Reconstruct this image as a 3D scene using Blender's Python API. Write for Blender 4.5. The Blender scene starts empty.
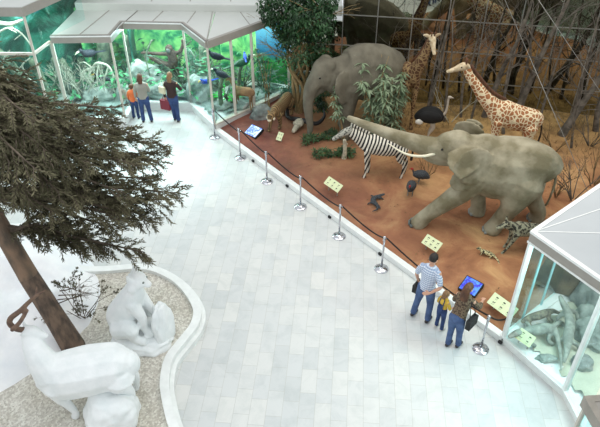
import bpy, bmesh, math, random
from mathutils import Vector, Matrix, Euler, noise
PI = math.pi
C = bpy.context.scene.collection
random.seed(7)
# ------------------------------------------------------------------ camera
CAMH = 10.2; PITCH = math.radians(38); FOC = 640.0
def at(px, py, z=0.0):
    """point of the place seen at a pixel of the photograph, at height z"""
    s, c = math.sin(PITCH), math.cos(PITCH)
    u, v = (px-300)/FOC, (213.5-py)/FOC
    d = Vector((u, c+v*s, -s+v*c))
    t = (z-CAMH)/d.z
    return Vector((d.x*t, d.y*t, z))
def proj(p):
    s, c = math.sin(PITCH), math.cos(PITCH)
    x, y, z = p[0], p[1], p[2]-CAMH
    f = y*c - z*s; u = y*s+z*c
    return (300+FOC*x/f, 213.5-FOC*u/f)
cd = bpy.data.cameras.new('camera'); cam = bpy.data.objects.new('camera', cd); C.objects.link(cam)
cam.location = (0, 0, CAMH); cam.rotation_euler = (PI/2-PITCH, 0, 0)
cd.sensor_width = 36; cd.lens = 36*FOC/600; cd.clip_end = 200
bpy.context.scene.camera = cam

# ------------------------------------------------------------------ materials
def lin(c):
    return tuple(((x/12.92) if x <= .04045 else ((x+.055)/1.055)**2.4) for x in c)
def newmat(name):
    m = bpy.data.materials.new(name); m.use_nodes = True
    nt = m.node_tree; b = nt.nodes['Principled BSDF']
    return m, nt, b
def ramp(nt, fac, stops, interp='LINEAR'):
    r = nt.nodes.new('ShaderNodeValToRGB'); r.color_ramp.interpolation = interp
    e = r.color_ramp.elements
    while len(e) < len(stops): e.new(.5)
    for i, (p, c) in enumerate(stops):
        e[i].position = p; e[i].color = (*lin(c), 1)
    nt.links.new(fac, r.inputs[0]); return r.outputs[0]
def coords(nt, scale=(1,1,1), rot=(0,0,0), loc=(0,0,0), src='Object'):
    t = nt.nodes.new('ShaderNodeTexCoord'); m = nt.nodes.new('ShaderNodeMapping')
    m.inputs['Scale'].default_value = scale; m.inputs['Rotation'].default_value = rot; m.inputs['Location'].default_value = loc
    nt.links.new(t.outputs[src], m.inputs[0]); return m.outputs[0]
def tex_noise(nt, vec, scale=5, detail=4, rough=.5, dist=0):
    n = nt.nodes.new('ShaderNodeTexNoise'); n.inputs['Scale'].default_value = scale
    n.inputs['Detail'].default_value = detail; n.inputs['Roughness'].default_value = rough; n.inputs['Distortion'].default_value = dist
    nt.links.new(vec, n.inputs['Vector']); return n.outputs['Fac']
def bump(nt, b, h, strength=.3, dist=.02):
    n = nt.nodes.new('ShaderNodeBump'); n.inputs['Strength'].default_value = strength; n.inputs['Distance'].default_value = dist
    nt.links.new(h, n.inputs['Height']); nt.links.new(n.outputs[0], b.inputs['Normal'])
def mixc(nt, fac, a, b_, mode='MIX'):
    m = nt.nodes.new('ShaderNodeMix'); m.data_type = 'RGBA'; m.blend_type = mode
    for s, v in ((0, fac), (6, a), (7, b_)):
        if hasattr(v, 'links'): nt.links.new(v, m.inputs[s])
        elif s == 0: m.inputs[0].default_value = v
        else: m.inputs[s].default_value = (*lin(v), 1)
    return m.outputs[2]
def plain(name, col, rough=.6, metal=0, col2=None, scale=6, bmp=0, bscale=40, spec=.5, lo=.35, hi=.65, stretch=(1,1,1)):
    m, nt, b = newmat(name)
    b.inputs['Roughness'].default_value = rough; b.inputs['Metallic'].default_value = metal
    b.inputs['Specular IOR Level'].default_value = spec
    col2 = col2 or tuple(min(1, c*.96) for c in col)
    v = coords(nt, stretch)
    c = ramp(nt, tex_noise(nt, v, scale, 4), [(lo, col2), (hi, col)])
    nt.links.new(c, b.inputs['Base Color'])
    if bmp: bump(nt, b, tex_noise(nt, v, bscale, 5, .6), bmp, .02)
    return m
M = {}
M['white'] = plain('white_paint', (.93,.94,.93), .5)
M['roof'] = plain('roof_panel', (.80,.81,.79), .35, col2=(.76,.77,.75), scale=.6)
M['roof_r'] = plain('roof_panel_grey', (.74,.76,.77), .35, col2=(.70,.72,.73), scale=.6)
M['fascia'] = plain('fascia_beige', (.62,.60,.57), .5)
M['post'] = plain('post_cream', (.80,.78,.73), .45)
M['plaster'] = plain('white_plaster', (.95,.96,.96), .7, col2=(.90,.92,.92), scale=4, bmp=.5, bscale=14)
M['snow'] = plain('white_sheet', (.95,.95,.95), .8, col2=(.90,.91,.92), scale=2.2, bmp=.5, bscale=7)
M['chrome'] = plain('chrome', (.80,.80,.82), .18, 1)
M['black'] = plain('black_matt', (.07,.07,.08), .6)
M['rope'] = plain('black_rope', (.10,.08,.08), .8)
M['card'] = plain('pale_card', (.88,.90,.72), .5)
M['ink'] = plain('black_ink', (.12,.13,.10), .7)
M['ivory'] = plain('ivory', (.90,.88,.78), .4)
M['bark'] = plain('pine_bark', (.48,.40,.34), .9, col2=(.30,.26,.23), scale=9, bmp=1, bscale=22, stretch=(1,1,.4))
M['bark_o'] = plain('pine_bark_orange', (.56,.46,.38), .9, col2=(.36,.32,.28), scale=5, bmp=1, bscale=22, stretch=(1,1,.4))
M['needle'] = plain('brown_needles', (.50,.48,.38), .8, col2=(.24,.24,.17), scale=1.6, lo=.3, hi=.7, spec=.15)
M['twig'] = plain('dead_twig', (.42,.37,.32), .9, col2=(.30,.26,.22))
M['deadtree'] = plain('dead_bark', (.46,.43,.39), .9, col2=(.28,.26,.23), scale=5, bmp=.8, bscale=18)
M['whitetwig'] = plain('bleached_branch', (.80,.80,.74), .8, col2=(.62,.62,.56))
M['stem'] = plain('tan_stem', (.62,.52,.36), .7, col2=(.48,.42,.28))
M['ficus'] = plain('ficus_leaf', (.20,.36,.19), .45, col2=(.09,.19,.10), scale=3)
M['palm'] = plain('greygreen_leaf', (.56,.62,.50), .6, col2=(.32,.42,.29), scale=3)
M['leafb'] = plain('bright_leaf', (.28,.62,.38), .5, col2=(.12,.38,.27), scale=4)
M['leafd'] = plain('dark_leaf', (.15,.38,.28), .5, col2=(.06,.24,.17), scale=3)
M['green'] = plain('vivid_green_leaf', (.20,.85,.30), .5, col2=(.12,.65,.22))
M['leafy'] = plain('fallen_leaf', (.30,.42,.24), .6, col2=(.15,.25,.13), scale=6)
M['eleafr'] = plain('african_elephant_skin', (.64,.61,.52), .8, col2=(.46,.43,.33), scale=2.0, bmp=1, bscale=13, lo=.38, hi=.62)
M['eleasia'] = plain('asian_elephant_skin', (.46,.44,.38), .85, col2=(.36,.34,.29), scale=2.5, bmp=.7, bscale=18)
M['horn'] = plain('dark_horn', (.13,.12,.12), .5)
M['bone'] = plain('bone', (.78,.75,.66), .7, col2=(.60,.57,.50), scale=14)
M['blackfeather'] = plain('black_feather', (.06,.06,.06), .8, col2=(.03,.03,.03), bmp=.8, bscale=30)
M['whitefeather'] = plain('white_feather', (.85,.84,.80), .8)
M['guinea'] = plain('speckled_feather', (.30,.32,.34), .8, col2=(.12,.13,.14), scale=45)
M['redskin'] = plain('red_skin', (.62,.15,.12), .6)
M['lizard'] = plain('grey_scales', (.60,.62,.58), .7, col2=(.46,.48,.45), scale=9, bmp=.6, bscale=60)
M['lizard_d'] = plain('mottled_scales', (.55,.52,.44), .7, col2=(.30,.29,.26), scale=14, bmp=.6, bscale=60)
M['rock'] = plain('grey_rock', (.60,.62,.60), .9, col2=(.36,.39,.38), scale=2.5, bmp=1, bscale=8)
M['rock_w'] = plain('pale_rock', (.66,.69,.66), .9, col2=(.42,.46,.44), scale=2.5, bmp=1, bscale=8)
M['rock_b'] = plain('brown_rock', (.52,.46,.36), .9, col2=(.26,.24,.20), scale=1.3, bmp=1, bscale=6)
M['jfloor'] = plain('jungle_litter', (.62,.68,.66), .9, col2=(.28,.36,.32), scale=2.6, bmp=1, bscale=12)
M['sand'] = plain('pale_sand', (.78,.78,.70), .9, col2=(.66,.67,.60), scale=1.5, bmp=.6, bscale=9)
M['trunkj'] = plain('mossy_trunk', (.50,.55,.46), .9, col2=(.25,.32,.27), scale=4, bmp=1, bscale=14)
M['ape'] = plain('dark_brown_fur', (.36,.30,.26), .9, col2=(.20,.17,.16), scale=12, bmp=.8, bscale=60)
M['bird_d'] = plain('slate_feather', (.14,.17,.22), .7)
M['bird_b'] = plain('blue_feather', (.10,.28,.75), .6)
M['bird_y'] = plain('yellow_feather', (.92,.75,.20), .6)
M['deer'] = plain('tan_fur', (.60,.48,.34), .9, col2=(.48,.38,.27))
M['skin'] = plain('skin', (.82,.62,.52), .5)
M['hair_dk'] = plain('dark_hair', (.13,.10,.08), .6)
M['hair_br'] = plain('brown_hair', (.42,.27,.17), .55, col2=(.27,.16,.10), scale=25, stretch=(1,1,.15))
M['hair_bl'] = plain('fair_hair', (.60,.46,.32), .6, col2=(.45,.33,.22), scale=25, stretch=(1,1,.15))
M['jeans'] = plain('blue_denim', (.31,.40,.56), .8, col2=(.22,.30,.46), scale=7)
M['jeans_d'] = plain('dark_denim', (.20,.29,.48), .8, col2=(.13,.20,.36), scale=7)
M['yellow'] = plain('yellow_cloth', (.90,.74,.28), .7)
M['orange'] = plain('orange_cloth', (.92,.45,.24), .7)
M['greytop'] = plain('grey_knit', (.58,.57,.53), .8)
M['darktop'] = plain('dark_brown_knit', (.22,.15,.14), .8)
M['redbag'] = plain('dark_red_bag', (.50,.16,.22), .6)
M['cream'] = plain('cream_leather', (.85,.82,.70), .6)
M['shoe'] = plain('dark_shoe', (.18,.16,.17), .5)
M['shoe_w'] = plain('light_shoe', (.78,.76,.74), .5)
M['antler'] = plain('brown_antler', (.50,.40,.33), .7, col2=(.36,.28,.24), scale=10, bmp=.6)
M['alu'] = plain('grey_frame', (.62,.59,.55), .4, col2=(.56,.54,.50))
M['seam'] = plain('aluminium_seam', (.60,.60,.58), .4, .6)
M['eye'] = plain('eye_dark', (.05,.04,.04), .2)

def mk_pattern(name, kind, a, b_, scale):
    m, nt, b = newmat(name); b.inputs['Roughness'].default_value = .85
    v = coords(nt)
    if kind == 'giraffe':
        vo = nt.nodes.new('ShaderNodeTexVoronoi'); vo.feature = 'DISTANCE_TO_EDGE'; vo.inputs['Scale'].default_value = scale
        nt.links.new(v, vo.inputs['Vector']); c = ramp(nt, vo.outputs['Distance'], [(.085, a), (.12, b_)])
    elif kind == 'stripe':
        w = nt.nodes.new('ShaderNodeTexWave'); w.bands_direction = 'X'; w.inputs['Scale'].default_value = scale
        w.inputs['Distortion'].default_value = 1.6; w.inputs['Detail'].default_value = 1; w.inputs['Detail Scale'].default_value = .9
        vv = coords(nt, (1,1,1), (0, math.radians(18), 0)); nt.links.new(vv, w.inputs['Vector'])
        c = ramp(nt, w.outputs['Fac'], [(.44, a), (.52, b_)])
    else:
        c = ramp(nt, tex_noise(nt, v, scale, 2, .5), [(.44, a), (.52, b_)])
    nt.links.new(c, b.inputs['Base Color']); return m
M['giraffe'] = mk_pattern('giraffe_coat', 'giraffe', (.88,.82,.68), (.62,.40,.25), 9)
M['giraffe_d'] = mk_pattern('dark_giraffe_coat', 'giraffe', (.58,.48,.33), (.34,.22,.14), 8.5)
M['zebra'] = mk_pattern('zebra_coat', 'stripe', (.10,.10,.10), (.86,.84,.78), 3.6)
M['tiger'] = mk_pattern('striped_tawny_coat', 'stripe', (.34,.27,.18), (.56,.45,.30), 4.2)
M['hyena'] = mk_pattern('mottled_grey_coat', 'noise', (.20,.19,.16), (.58,.57,.48), 16)
M['genet'] = mk_pattern('spotted_cream_coat', 'noise', (.18,.15,.12), (.80,.76,.58), 22)
M['blouse'] = mk_pattern('brown_print_cloth', 'noise', (.26,.20,.16), (.46,.39,.31), 30)

def mk_shirt():
    m, nt, b = newmat('striped_pale_shirt'); b.inputs['Roughness'].default_value = .8
    v = coords(nt)
    w = nt.nodes.new('ShaderNodeTexWave'); w.bands_direction = 'Z'; w.inputs['Scale'].default_value = 7; nt.links.new(v, w.inputs['Vector'])
    w2 = nt.nodes.new('ShaderNodeTexWave'); w2.bands_direction = 'X'; w2.inputs['Scale'].default_value = 7; nt.links.new(v, w2.inputs['Vector'])
    c = ramp(nt, w.outputs['Fac'], [(.3, (.62,.68,.78)), (.7, (.86,.88,.92))])
    c2 = ramp(nt, w2.outputs['Fac'], [(.1, (.80,.83,.9)), (.4, (1,1,1))])
    nt.links.new(mixc(nt, .6, c, c2, 'MULTIPLY'), b.inputs['Base Color']); return m
M['shirt'] = mk_shirt()

def mk_floor():
    m, nt, b = newmat('marble_tiles'); b.inputs['Roughness'].default_value = .32
    v = coords(nt, (1,1,1), (0, 0, math.radians(90+4.6)))
    br = nt.nodes.new('ShaderNodeTexBrick'); br.offset = .37; br.offset_frequency = 2
    for k, x in (('Scale', 1), ('Mortar Size', .005), ('Mortar Smooth', .2), ('Brick Width', .56), ('Row Height', .30), ('Bias', 0)):
        br.inputs[k].default_value = x
    br.inputs['Color1'].default_value = (*lin((.85,.85,.835)), 1); br.inputs['Color2'].default_value = (*lin((.80,.81,.81)), 1)
    br.inputs['Mortar'].default_value = (*lin((.76,.76,.74)), 1)
    nt.links.new(v, br.inputs['Vector'])
    # veins and per-tile tint
    vn = tex_noise(nt, coords(nt), 2.6, 6, .7, .6)
    veins = ramp(nt, vn, [(.36, (.93,.94,.94)), (.55, (1,1,1))])
    c = mixc(nt, .7, br.outputs['Color'], veins, 'MULTIPLY')
    br2 = nt.nodes.new('ShaderNodeTexBrick'); br2.offset = .37
    for k, x in (('Scale', 1), ('Mortar Size', 0), ('Brick Width', .56), ('Row Height', .30), ('Bias', -.8)):
        br2.inputs[k].default_value = x
    br2.inputs['Color1'].default_value = (1,1,1,1); br2.inputs['Color2'].default_value = (*lin((.90,.90,.85)), 1)
    nt.links.new(v, br2.inputs['Vector'])
    c = mixc(nt, .6, c, br2.outputs['Color'], 'MULTIPLY')
    nt.links.new(c, b.inputs['Base Color']); return m
M['floor'] = mk_floor()
def mk_earth():
    m, nt, b = newmat('red_earth'); b.inputs['Roughness'].default_value = .9; b.inputs['Specular IOR Level'].default_value = .25
    v = coords(nt)
    c1 = ramp(nt, tex_noise(nt, v, .9, 5, .6, .6), [(.28, (.48,.32,.23)), (.5, (.68,.48,.34)), (.68, (.82,.65,.46))])
    # redder towards the left of the display, sandier at the back right, patches
    sep = nt.nodes.new('ShaderNodeSeparateXYZ'); nt.links.new(coords(nt), sep.inputs[0])
    mr = nt.nodes.new('ShaderNodeMapRange'); mr.inputs[1].default_value = -1; mr.inputs[2].default_value = 4.5
    nt.links.new(sep.outputs[0], mr.inputs[0])
    c0 = ramp(nt, tex_noise(nt, v, 1.3, 5, .6), [(.3, (.40,.26,.24)), (.7, (.58,.37,.31))])
    c = mixc(nt, mr.outputs[0], c0, c1)
    mr2 = nt.nodes.new('ShaderNodeMapRange'); mr2.inputs[1].default_value = 13.5; mr2.inputs[2].default_value = 17.5
    nt.links.new(sep.outputs[1], mr2.inputs[0])
    mx = nt.nodes.new('ShaderNodeMath'); mx.operation = 'MULTIPLY'; nt.links.new(mr2.outputs[0], mx.inputs[0]); nt.links.new(mr.outputs[0], mx.inputs[1])
    c2 = ramp(nt, tex_noise(nt, v, 2.5, 6, .7), [(.3, (.44,.36,.22)), (.7, (.78,.64,.42))])
    c = mixc(nt, mx.outputs[0], c, c2)
    nt.links.new(c, b.inputs['Base Color'])
    bump(nt, b, tex_noise(nt, v, 6, 6, .7), .8, .05); return m
M['earth'] = mk_earth()
def mk_gravel():
    m, nt, b = newmat('fine_gravel'); b.inputs['Roughness'].default_value = .95
    v = coords(nt); vo = nt.nodes.new('ShaderNodeTexVoronoi'); vo.inputs['Scale'].default_value = 30; nt.links.new(v, vo.inputs['Vector'])
    c = ramp(nt, vo.outputs['Color'], [(.2, (.72,.70,.66)), (.5, (.80,.78,.74)), (.8, (.88,.87,.83))])
    c = mixc(nt, .5, c, ramp(nt, tex_noise(nt, v, 1.5, 3), [(.35, (.85,.84,.80)), (.6, (1,1,1))]), 'MULTIPLY')
    nt.links.new(c, b.inputs['Base Color']); bump(nt, b, vo.outputs['Distance'], .6, .02); return m
M['gravel'] = mk_gravel()
def mk_glass(name, tint, refl=.07, rough=0.0):
    m, nt, b = newmat(name); nt.nodes.remove(b)
    o = nt.nodes['Material Output']
    t = nt.nodes.new('ShaderNodeBsdfTransparent'); t.inputs[0].default_value = (*tint, 1)
    g = nt.nodes.new('ShaderNodeBsdfGlossy'); g.inputs['Roughness'].default_value = rough; g.inputs[0].default_value = (.85,.95,.95,1)
    lw = nt.nodes.new('ShaderNodeLayerWeight'); pw = nt.nodes.new('ShaderNodeMath'); pw.operation = 'POWER'; pw.inputs[1].default_value = 4
    nt.links.new(lw.outputs['Facing'], pw.inputs[0]); fr = nt.nodes.new('ShaderNodeMath'); fr.operation = 'MULTIPLY_ADD'; fr.inputs[1].default_value = .5; fr.inputs[2].default_value = .025
    nt.links.new(pw.outputs[0], fr.inputs[0])
    mx = nt.nodes.new('ShaderNodeMixShader'); nt.links.new(fr.outputs[0], mx.inputs[0])
    nt.links.new(t.outputs[0], mx.inputs[1]); nt.links.new(g.outputs[0], mx.inputs[2]); nt.links.new(mx.outputs[0], o.inputs[0]); return m
M['glass'] = mk_glass('case_glass', (.91,.985,.98))
M['glass_e'] = plain('glass_edge', (.66,.86,.88), .2)
def mk_mirror():
    m, nt, b = newmat('smoked_mirror'); b.inputs['Metallic'].default_value = 1; b.inputs['Roughness'].default_value = .03
    b.inputs['Base Color'].default_value = (.38,.38,.31,1); return m
M['mirror'] = mk_mirror()
def mk_backdrop(name, sky):
    m, nt, b = newmat(name); b.inputs['Roughness'].default_value = .7
    v = coords(nt); n = tex_noise(nt, v, 1.1, 5, .6, 1.2)
    if sky == 1:
        sep = nt.nodes.new('ShaderNodeSeparateXYZ'); nt.links.new(v, sep.inputs[0])
        ad = nt.nodes.new('ShaderNodeMath'); ad.operation = 'MULTIPLY_ADD'; ad.inputs[1].default_value = .32; nt.links.new(sep.outputs[2], ad.inputs[0])
        sc = nt.nodes.new('ShaderNodeMath'); sc.operation = 'MULTIPLY'; sc.inputs[1].default_value = .16; nt.links.new(n, sc.inputs[0]); nt.links.new(sc.outputs[0], ad.inputs[2])
        c = ramp(nt, ad.outputs[0], [(.30, (.10,.42,.18)), (.44, (.22,.58,.30)), (.50, (.12,.38,.50)), (.62, (.20,.50,.66)), (.80, (.40,.66,.76)), (1.0, (.25,.48,.78))])
    elif sky == 0:
        c = ramp(nt, n, [(.30, (.06,.28,.22)), (.42, (.20,.56,.38)), (.52, (.50,.82,.48)), (.64, (.72,.92,.60)), (.75, (.62,.90,.88))])
    else:
        c = ramp(nt, n, [(.3, (.04,.16,.15)), (.46, (.10,.32,.27)), (.60, (.22,.52,.44)), (.74, (.55,.85,.85))])
    nt.links.new(c, b.inputs['Base Color']); return m
M['jungle'] = mk_backdrop('painted_jungle', 0); M['sky'] = mk_backdrop('painted_sea_and_sky', 1); M['jungle_d'] = mk_backdrop('painted_dark_jungle', 2)
def mk_screen(name, a, b2, s):
    m, nt, b = newmat(name)
    c = ramp(nt, tex_noise(nt, coords(nt), 9, 3, .5, 1), [(.42, a), (.62, b2)])
    nt.links.new(c, b.inputs['Emission Color']); b.inputs['Emission Strength'].default_value = s; b.inputs['Base Color'].default_value = (.02,.02,.05,1); return m
M['screen_b'] = mk_screen('lit_blue_screen', (.08,.06,.80), (.30,.60,1), 1.1)
M['screen_w'] = mk_screen('lit_pale_screen', (.35,.50,1), (.85,.95,1), 1.3)

# ------------------------------------------------------------------ mesh helpers
def box(bm, c, s, rz=0, rx=0, ry=0):
    m = Matrix.Translation(c) @ Euler((rx, ry, rz)).to_matrix().to_4x4() @ Matrix.Diagonal((s[0], s[1], s[2], 1))
    bmesh.ops.create_cube(bm, size=1, matrix=m)
def bar(bm, a, b, w, h, up=(0,0,1)):
    """rectangular bar from a to b"""
    a = Vector(a); b = Vector(b); t = (b-a).normalized(); u = Vector(up)
    if abs(t.dot(u)) > .98: u = Vector((0,1,0))
    s = t.cross(u).normalized(); u = s.cross(t)
    vs = [bm.verts.new(p + s*x*w/2 + u*y*h/2) for p in (a, b) for x, y in ((-1,-1),(1,-1),(1,1),(-1,1))]
    for f in ((0,1,2,3),(7,6,5,4),(0,4,5,1),(1,5,6,2),(2,6,7,3),(3,7,4,0)): bm.faces.new([vs[i] for i in f])
def ell(bm, c, r, rot=(0,0,0), seg=14):
    m = Matrix.Translation(c) @ Euler(rot).to_matrix().to_4x4() @ Matrix.Diagonal((*r, 1))
    bmesh.ops.create_uvsphere(bm, u_segments=seg, v_segments=max(6, seg*2//3), radius=1, matrix=m)
def tube(bm, pts, rad, n=10, ref=(0,0,1), round_ends=True):
    """tapered tube; rad entries are r or (side, up)"""
    P = [Vector(p) for p in pts]; R = [(r, r) if not isinstance(r, (tuple, list)) else r for r in rad]
    if len(R) < len(P): R = [R[0]]*len(P) if len(R) == 1 else [tuple(R[0][k]+(R[-1][k]-R[0][k])*i/(len(P)-1) for k in (0,1)) for i in range(len(P))]
    T = []
    for i in range(len(P)):
        t = (P[min(i+1, len(P)-1)] - P[max(i-1, 0)]); T.append(t.normalized() if t.length > 1e-6 else Vector((0,0,1)))
    u = Vector(ref)
    if abs(u.dot(T[0])) > .95: u = Vector((1,0,0))
    rings = []
    s = u.cross(T[0]).normalized()
    def ring(p, s, u, a, b): return [bm.verts.new(p + s*math.cos(2*PI*k/n)*a + u*math.sin(2*PI*k/n)*b) for k in range(n)]
    for i, p in enumerate(P):
        s = (s - T[i]*s.dot(T[i])).normalized(); u = T[i].cross(s)
        a, b = R[i]
        if i == 0 and round_ends: rings.append(ring(p - T[0]*min(a,b)*.55, s, u, a*.6, b*.6))
        rings.append(ring(p, s, u, a, b))
        if i == len(P)-1 and round_ends: rings.append(ring(p + T[-1]*min(a,b)*.55, s, u, a*.6, b*.6))
    for A, B in zip(rings, rings[1:]):
        for k in range(n): bm.faces.new((A[k], A[(k+1)%n], B[(k+1)%n], B[k]))
    bm.faces.new(rings[0][::-1]); bm.faces.new(rings[-1])
def smoothpts(pts, rad, sub=3):
    """Catmull-Rom through points and radii"""
    P = [Vector(p) for p in pts]; R = [Vector(r if isinstance(r,(tuple,list)) else (r,r)) for r in rad]
    op, orr = [], []
    for i in range(len(P)-1):
        p0, p1, p2, p3 = P[max(i-1,0)], P[i], P[i+1], P[min(i+2,len(P)-1)]
        for k in range(sub):
            t = k/sub
            op.append(.5*((2*p1)+(p2-p0)*t+(2*p0-5*p1+4*p2-p3)*t*t+(3*p1-p0-3*p2+p3)*t**3)); orr.append(tuple(R[i].lerp(R[i+1], t)))
    op.append(P[-1]); orr.append(tuple(R[-1])); return op, orr
def stube(bm, pts, rad, n=12, sub=4, **k):
    p, r = smoothpts(pts, rad, sub); tube(bm, p, r, n, **k)
def prism(bm, poly, z0, z1):
    lo = [bm.verts.new((p[0], p[1], z0)) for p in poly]; hi = [bm.verts.new((p[0], p[1], z1)) for p in poly]; n = len(poly)
    for i in range(n): bm.faces.new((lo[i], lo[(i+1)%n], hi[(i+1)%n], hi[i]))
    f1 = bm.faces.new(lo[::-1]); f2 = bm.faces.new(hi)
    bmesh.ops.triangulate(bm, faces=[f1, f2])
def lathe(bm, prof, c=(0,0,0), n=20):
    rings = [[bm.verts.new((c[0]+r*math.cos(2*PI*k/n), c[1]+r*math.sin(2*PI*k/n), c[2]+z)) for k in range(n)] for r, z in prof]
    for A, B in zip(rings, rings[1:]):
        for k in range(n): bm.faces.new((A[k], A[(k+1)%n], B[(k+1)%n], B[k]))
    bm.faces.new(rings[0][::-1]); bm.faces.new(rings[-1])
def leaf(bm, p, d, nrm, l, w):
    d = Vector(d).normalized(); s = d.cross(Vector(nrm))
    if s.length < 1e-4: s = d.cross(Vector((1,.1,.3)))
    s.normalize(); p = Vector(p); k = s.cross(d)*(.12*l)
    a, b, c, e = p, p+d*l*.45+s*w/2+k, p+d*l, p+d*l*.45-s*w/2+k
    bm.faces.new([bm.verts.new(x) for x in (a, b, c, e)])
def rv(r=random):
    while True:
        v = Vector((r.uniform(-1,1), r.uniform(-1,1), r.uniform(-1,1)))
        if .05 < v.length < 1: return v
def B(): return bmesh.new()
def build(name, bm, mat, parent=None, smooth=True, voxel=0, sm=0, bevel=0):
    bmesh.ops.recalc_face_normals(bm, faces=bm.faces)
    me = bpy.data.meshes.new(name); bm.to_mesh(me); bm.free()
    if smooth and not bevel: me.shade_smooth()
    me.materials.append(mat if not isinstance(mat, str) else M[mat])
    o = bpy.data.objects.new(name, me); C.objects.link(o); o.parent = parent
    if voxel:
        r = o.modifiers.new('remesh', 'REMESH'); r.mode = 'VOXEL'; r.voxel_size = voxel; r.use_smooth_shade = True
        if sm: s = o.modifiers.new('smooth', 'SMOOTH'); s.iterations = sm; s.factor = .5
    if bevel:
        b = o.modifiers.new('bevel', 'BEVEL'); b.width = bevel; b.segments = 2; b.limit_method = 'ANGLE'
    return o
def tag(o, label=None, cat=None, group=None, kind=None):
    if label: o['label'] = label
    if cat: o['category'] = cat
    if group: o['group'] = group
    if kind: o['kind'] = kind
    return o
def thing(name, label, cat, loc=(0,0,0), rotz=0, group=None):
    o = bpy.data.objects.new(name, None); C.objects.link(o); o.empty_display_size = .1
    o.location = loc; o.rotation_euler = (0, 0, rotz); return tag(o, label, cat, group)
def copy_tree(o, parent=None):
    c = o.copy(); C.objects.link(c); c.parent = parent
    for ch in list(o.children): copy_tree(ch, c)
    return c
# ================================================================== THE SETTING
CB0 = Vector((-2.60, 17.05)); CB1 = Vector((4.12, 8.74))            # curb line of the open display
cdir = (CB1-CB0).normalized(); cn = Vector((-cdir.y, cdir.x))         # cn points into the display
if cn.x < 0: cn = -cn
bm = B(); box(bm, (0, 10, -.05), (26, 34, .1)); tag(build('floor', bm, 'floor', smooth=False), kind='structure')
def mirY(x): return 18.8 - .16*(x-3.6)
mdir = Vector((1, -.16)).normalized(); mn = Vector((mdir.y, -mdir.x))  # into the room
if mn.y > 0: mn = -mn
# smoked mirror wall of square panels with thin seams
wall = bm = B()
for x0, x1, z1 in ((-.30, 1.32, 2.72), (1.32, 10.5, 4.6)):
    a, b_ = Vector((x0, mirY(x0))), Vector((x1, mirY(x1)))
    prism(bm, [a, b_, b_-mn*.08, a-mn*.08], 0, z1)
mw = tag(build('wall_back', bm, 'mirror', smooth=False), 'smoked mirror wall of square panels behind the savanna display', kind='structure')
bm = B()
for z in (.99, 1.97, 2.95, 3.93):
    x0 = -.30 if z < 2.9 else 1.32
    bar(bm, (x0, mirY(x0)-.006, z), (10.5, mirY(10.5)-.006, z), .02, .03)
x = 1.32
while x < 10.4:
    bar(bm, (x, mirY(x)-.006, 0), (x, mirY(x)-.006, 4.6), .03, .02, up=(0,1,0)); x += 1.04
tag(build('trim_1', bm, 'seam', smooth=False), kind='structure')

# earth of the savanna display
def hz(x, y):
    d = (Vector((x, y))-CB0).dot(cn)
    n = noise.noise(Vector((x*.55, y*.55, 0)))*.07 + noise.noise(Vector((x*1.7, y*1.7, 3)))*.03
    z = .12 + max(0, min(1, (d-.15)/1.2))*(n+.03)
    k = max(0, min(1, (d-.16)/.35))
    for cx, cy, r, h in MOUNDS: z += k*h*math.exp(-((x-cx)**2+(y-cy)**2)/(r*r))
    return z
_s1 = at(252, 132, .2); _s2 = at(471, 287, .3); _s3 = at(411, 187, .1)
MOUNDS = [(_s1.x, _s1.y, .42, .16), (_s2.x, _s2.y, .75, .18), (_s3.x, _s3.y, .35, .10), (8.6, 13.5, 1.8, .35), (6.7, 17.2, 1.5, .2)]
def G(px, py):
    """ground point of the display under a pixel"""
    p = at(px, py, .14)
    for _ in range(4): p = at(px, py, hz(p.x, p.y))
    return p
bm = B(); N = 110; X0, X1, Y0, Y1 = -3.2, 10.8, 7.2, 19.9
vs = [[None]*(N+1) for _ in range(N+1)]
for i in range(N+1):
    for j in range(N+1):
        x = X0+(X1-X0)*i/N; y = Y0+(Y1-Y0)*j/N; vs[i][j] = bm.verts.new((x, y, hz(x, y)))
for i in range(N):
    for j in range(N): bm.faces.new((vs[i][j], vs[i+1][j], vs[i+1][j+1], vs[i][j+1]))
def cut(bm, co, no):
    bmesh.ops.bisect_plane(bm, geom=bm.verts[:]+bm.edges[:]+bm.faces[:], plane_co=co, plane_no=no, clear_outer=True)
cut(bm, (CB0.x+cn.x*.08, CB0.y+cn.y*.08, 0), (-cn.x, -cn.y, 0))
SW0 = Vector((4.12, 8.74)); sdir = Vector((.775, .632)).normalized(); sn = Vector((sdir.y, -sdir.x))   # side of the right case
cut(bm, (SW0.x+sn.x*.05, SW0.y+sn.y*.05, 0), (sn.x, sn.y, 0))
cut(bm, (3.6, 18.79, 0), (-mn.x, -mn.y, 0))
ld = (Vector((-.37, 19.45))-Vector((-2.6, 17.05))).normalized(); ln = Vector((-ld.y, ld.x))
cut(bm, (-2.58+ln.x*-.02, 17.05, 0), (ln.x, ln.y, 0))
tag(build('trim_2', bm, 'earth'), 'red earth ground of the savanna display', kind='structure')
# white curb in front of it
bm = B()
a, b_ = CB0-cdir*.02, CB1
prism(bm, [a, b_, b_+cn*.16, a+cn*.16], 0, .15)
tag(build('trim_3', bm, 'white', smooth=False, bevel=.012), 'long white curb of the savanna display', kind='structure')

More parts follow.
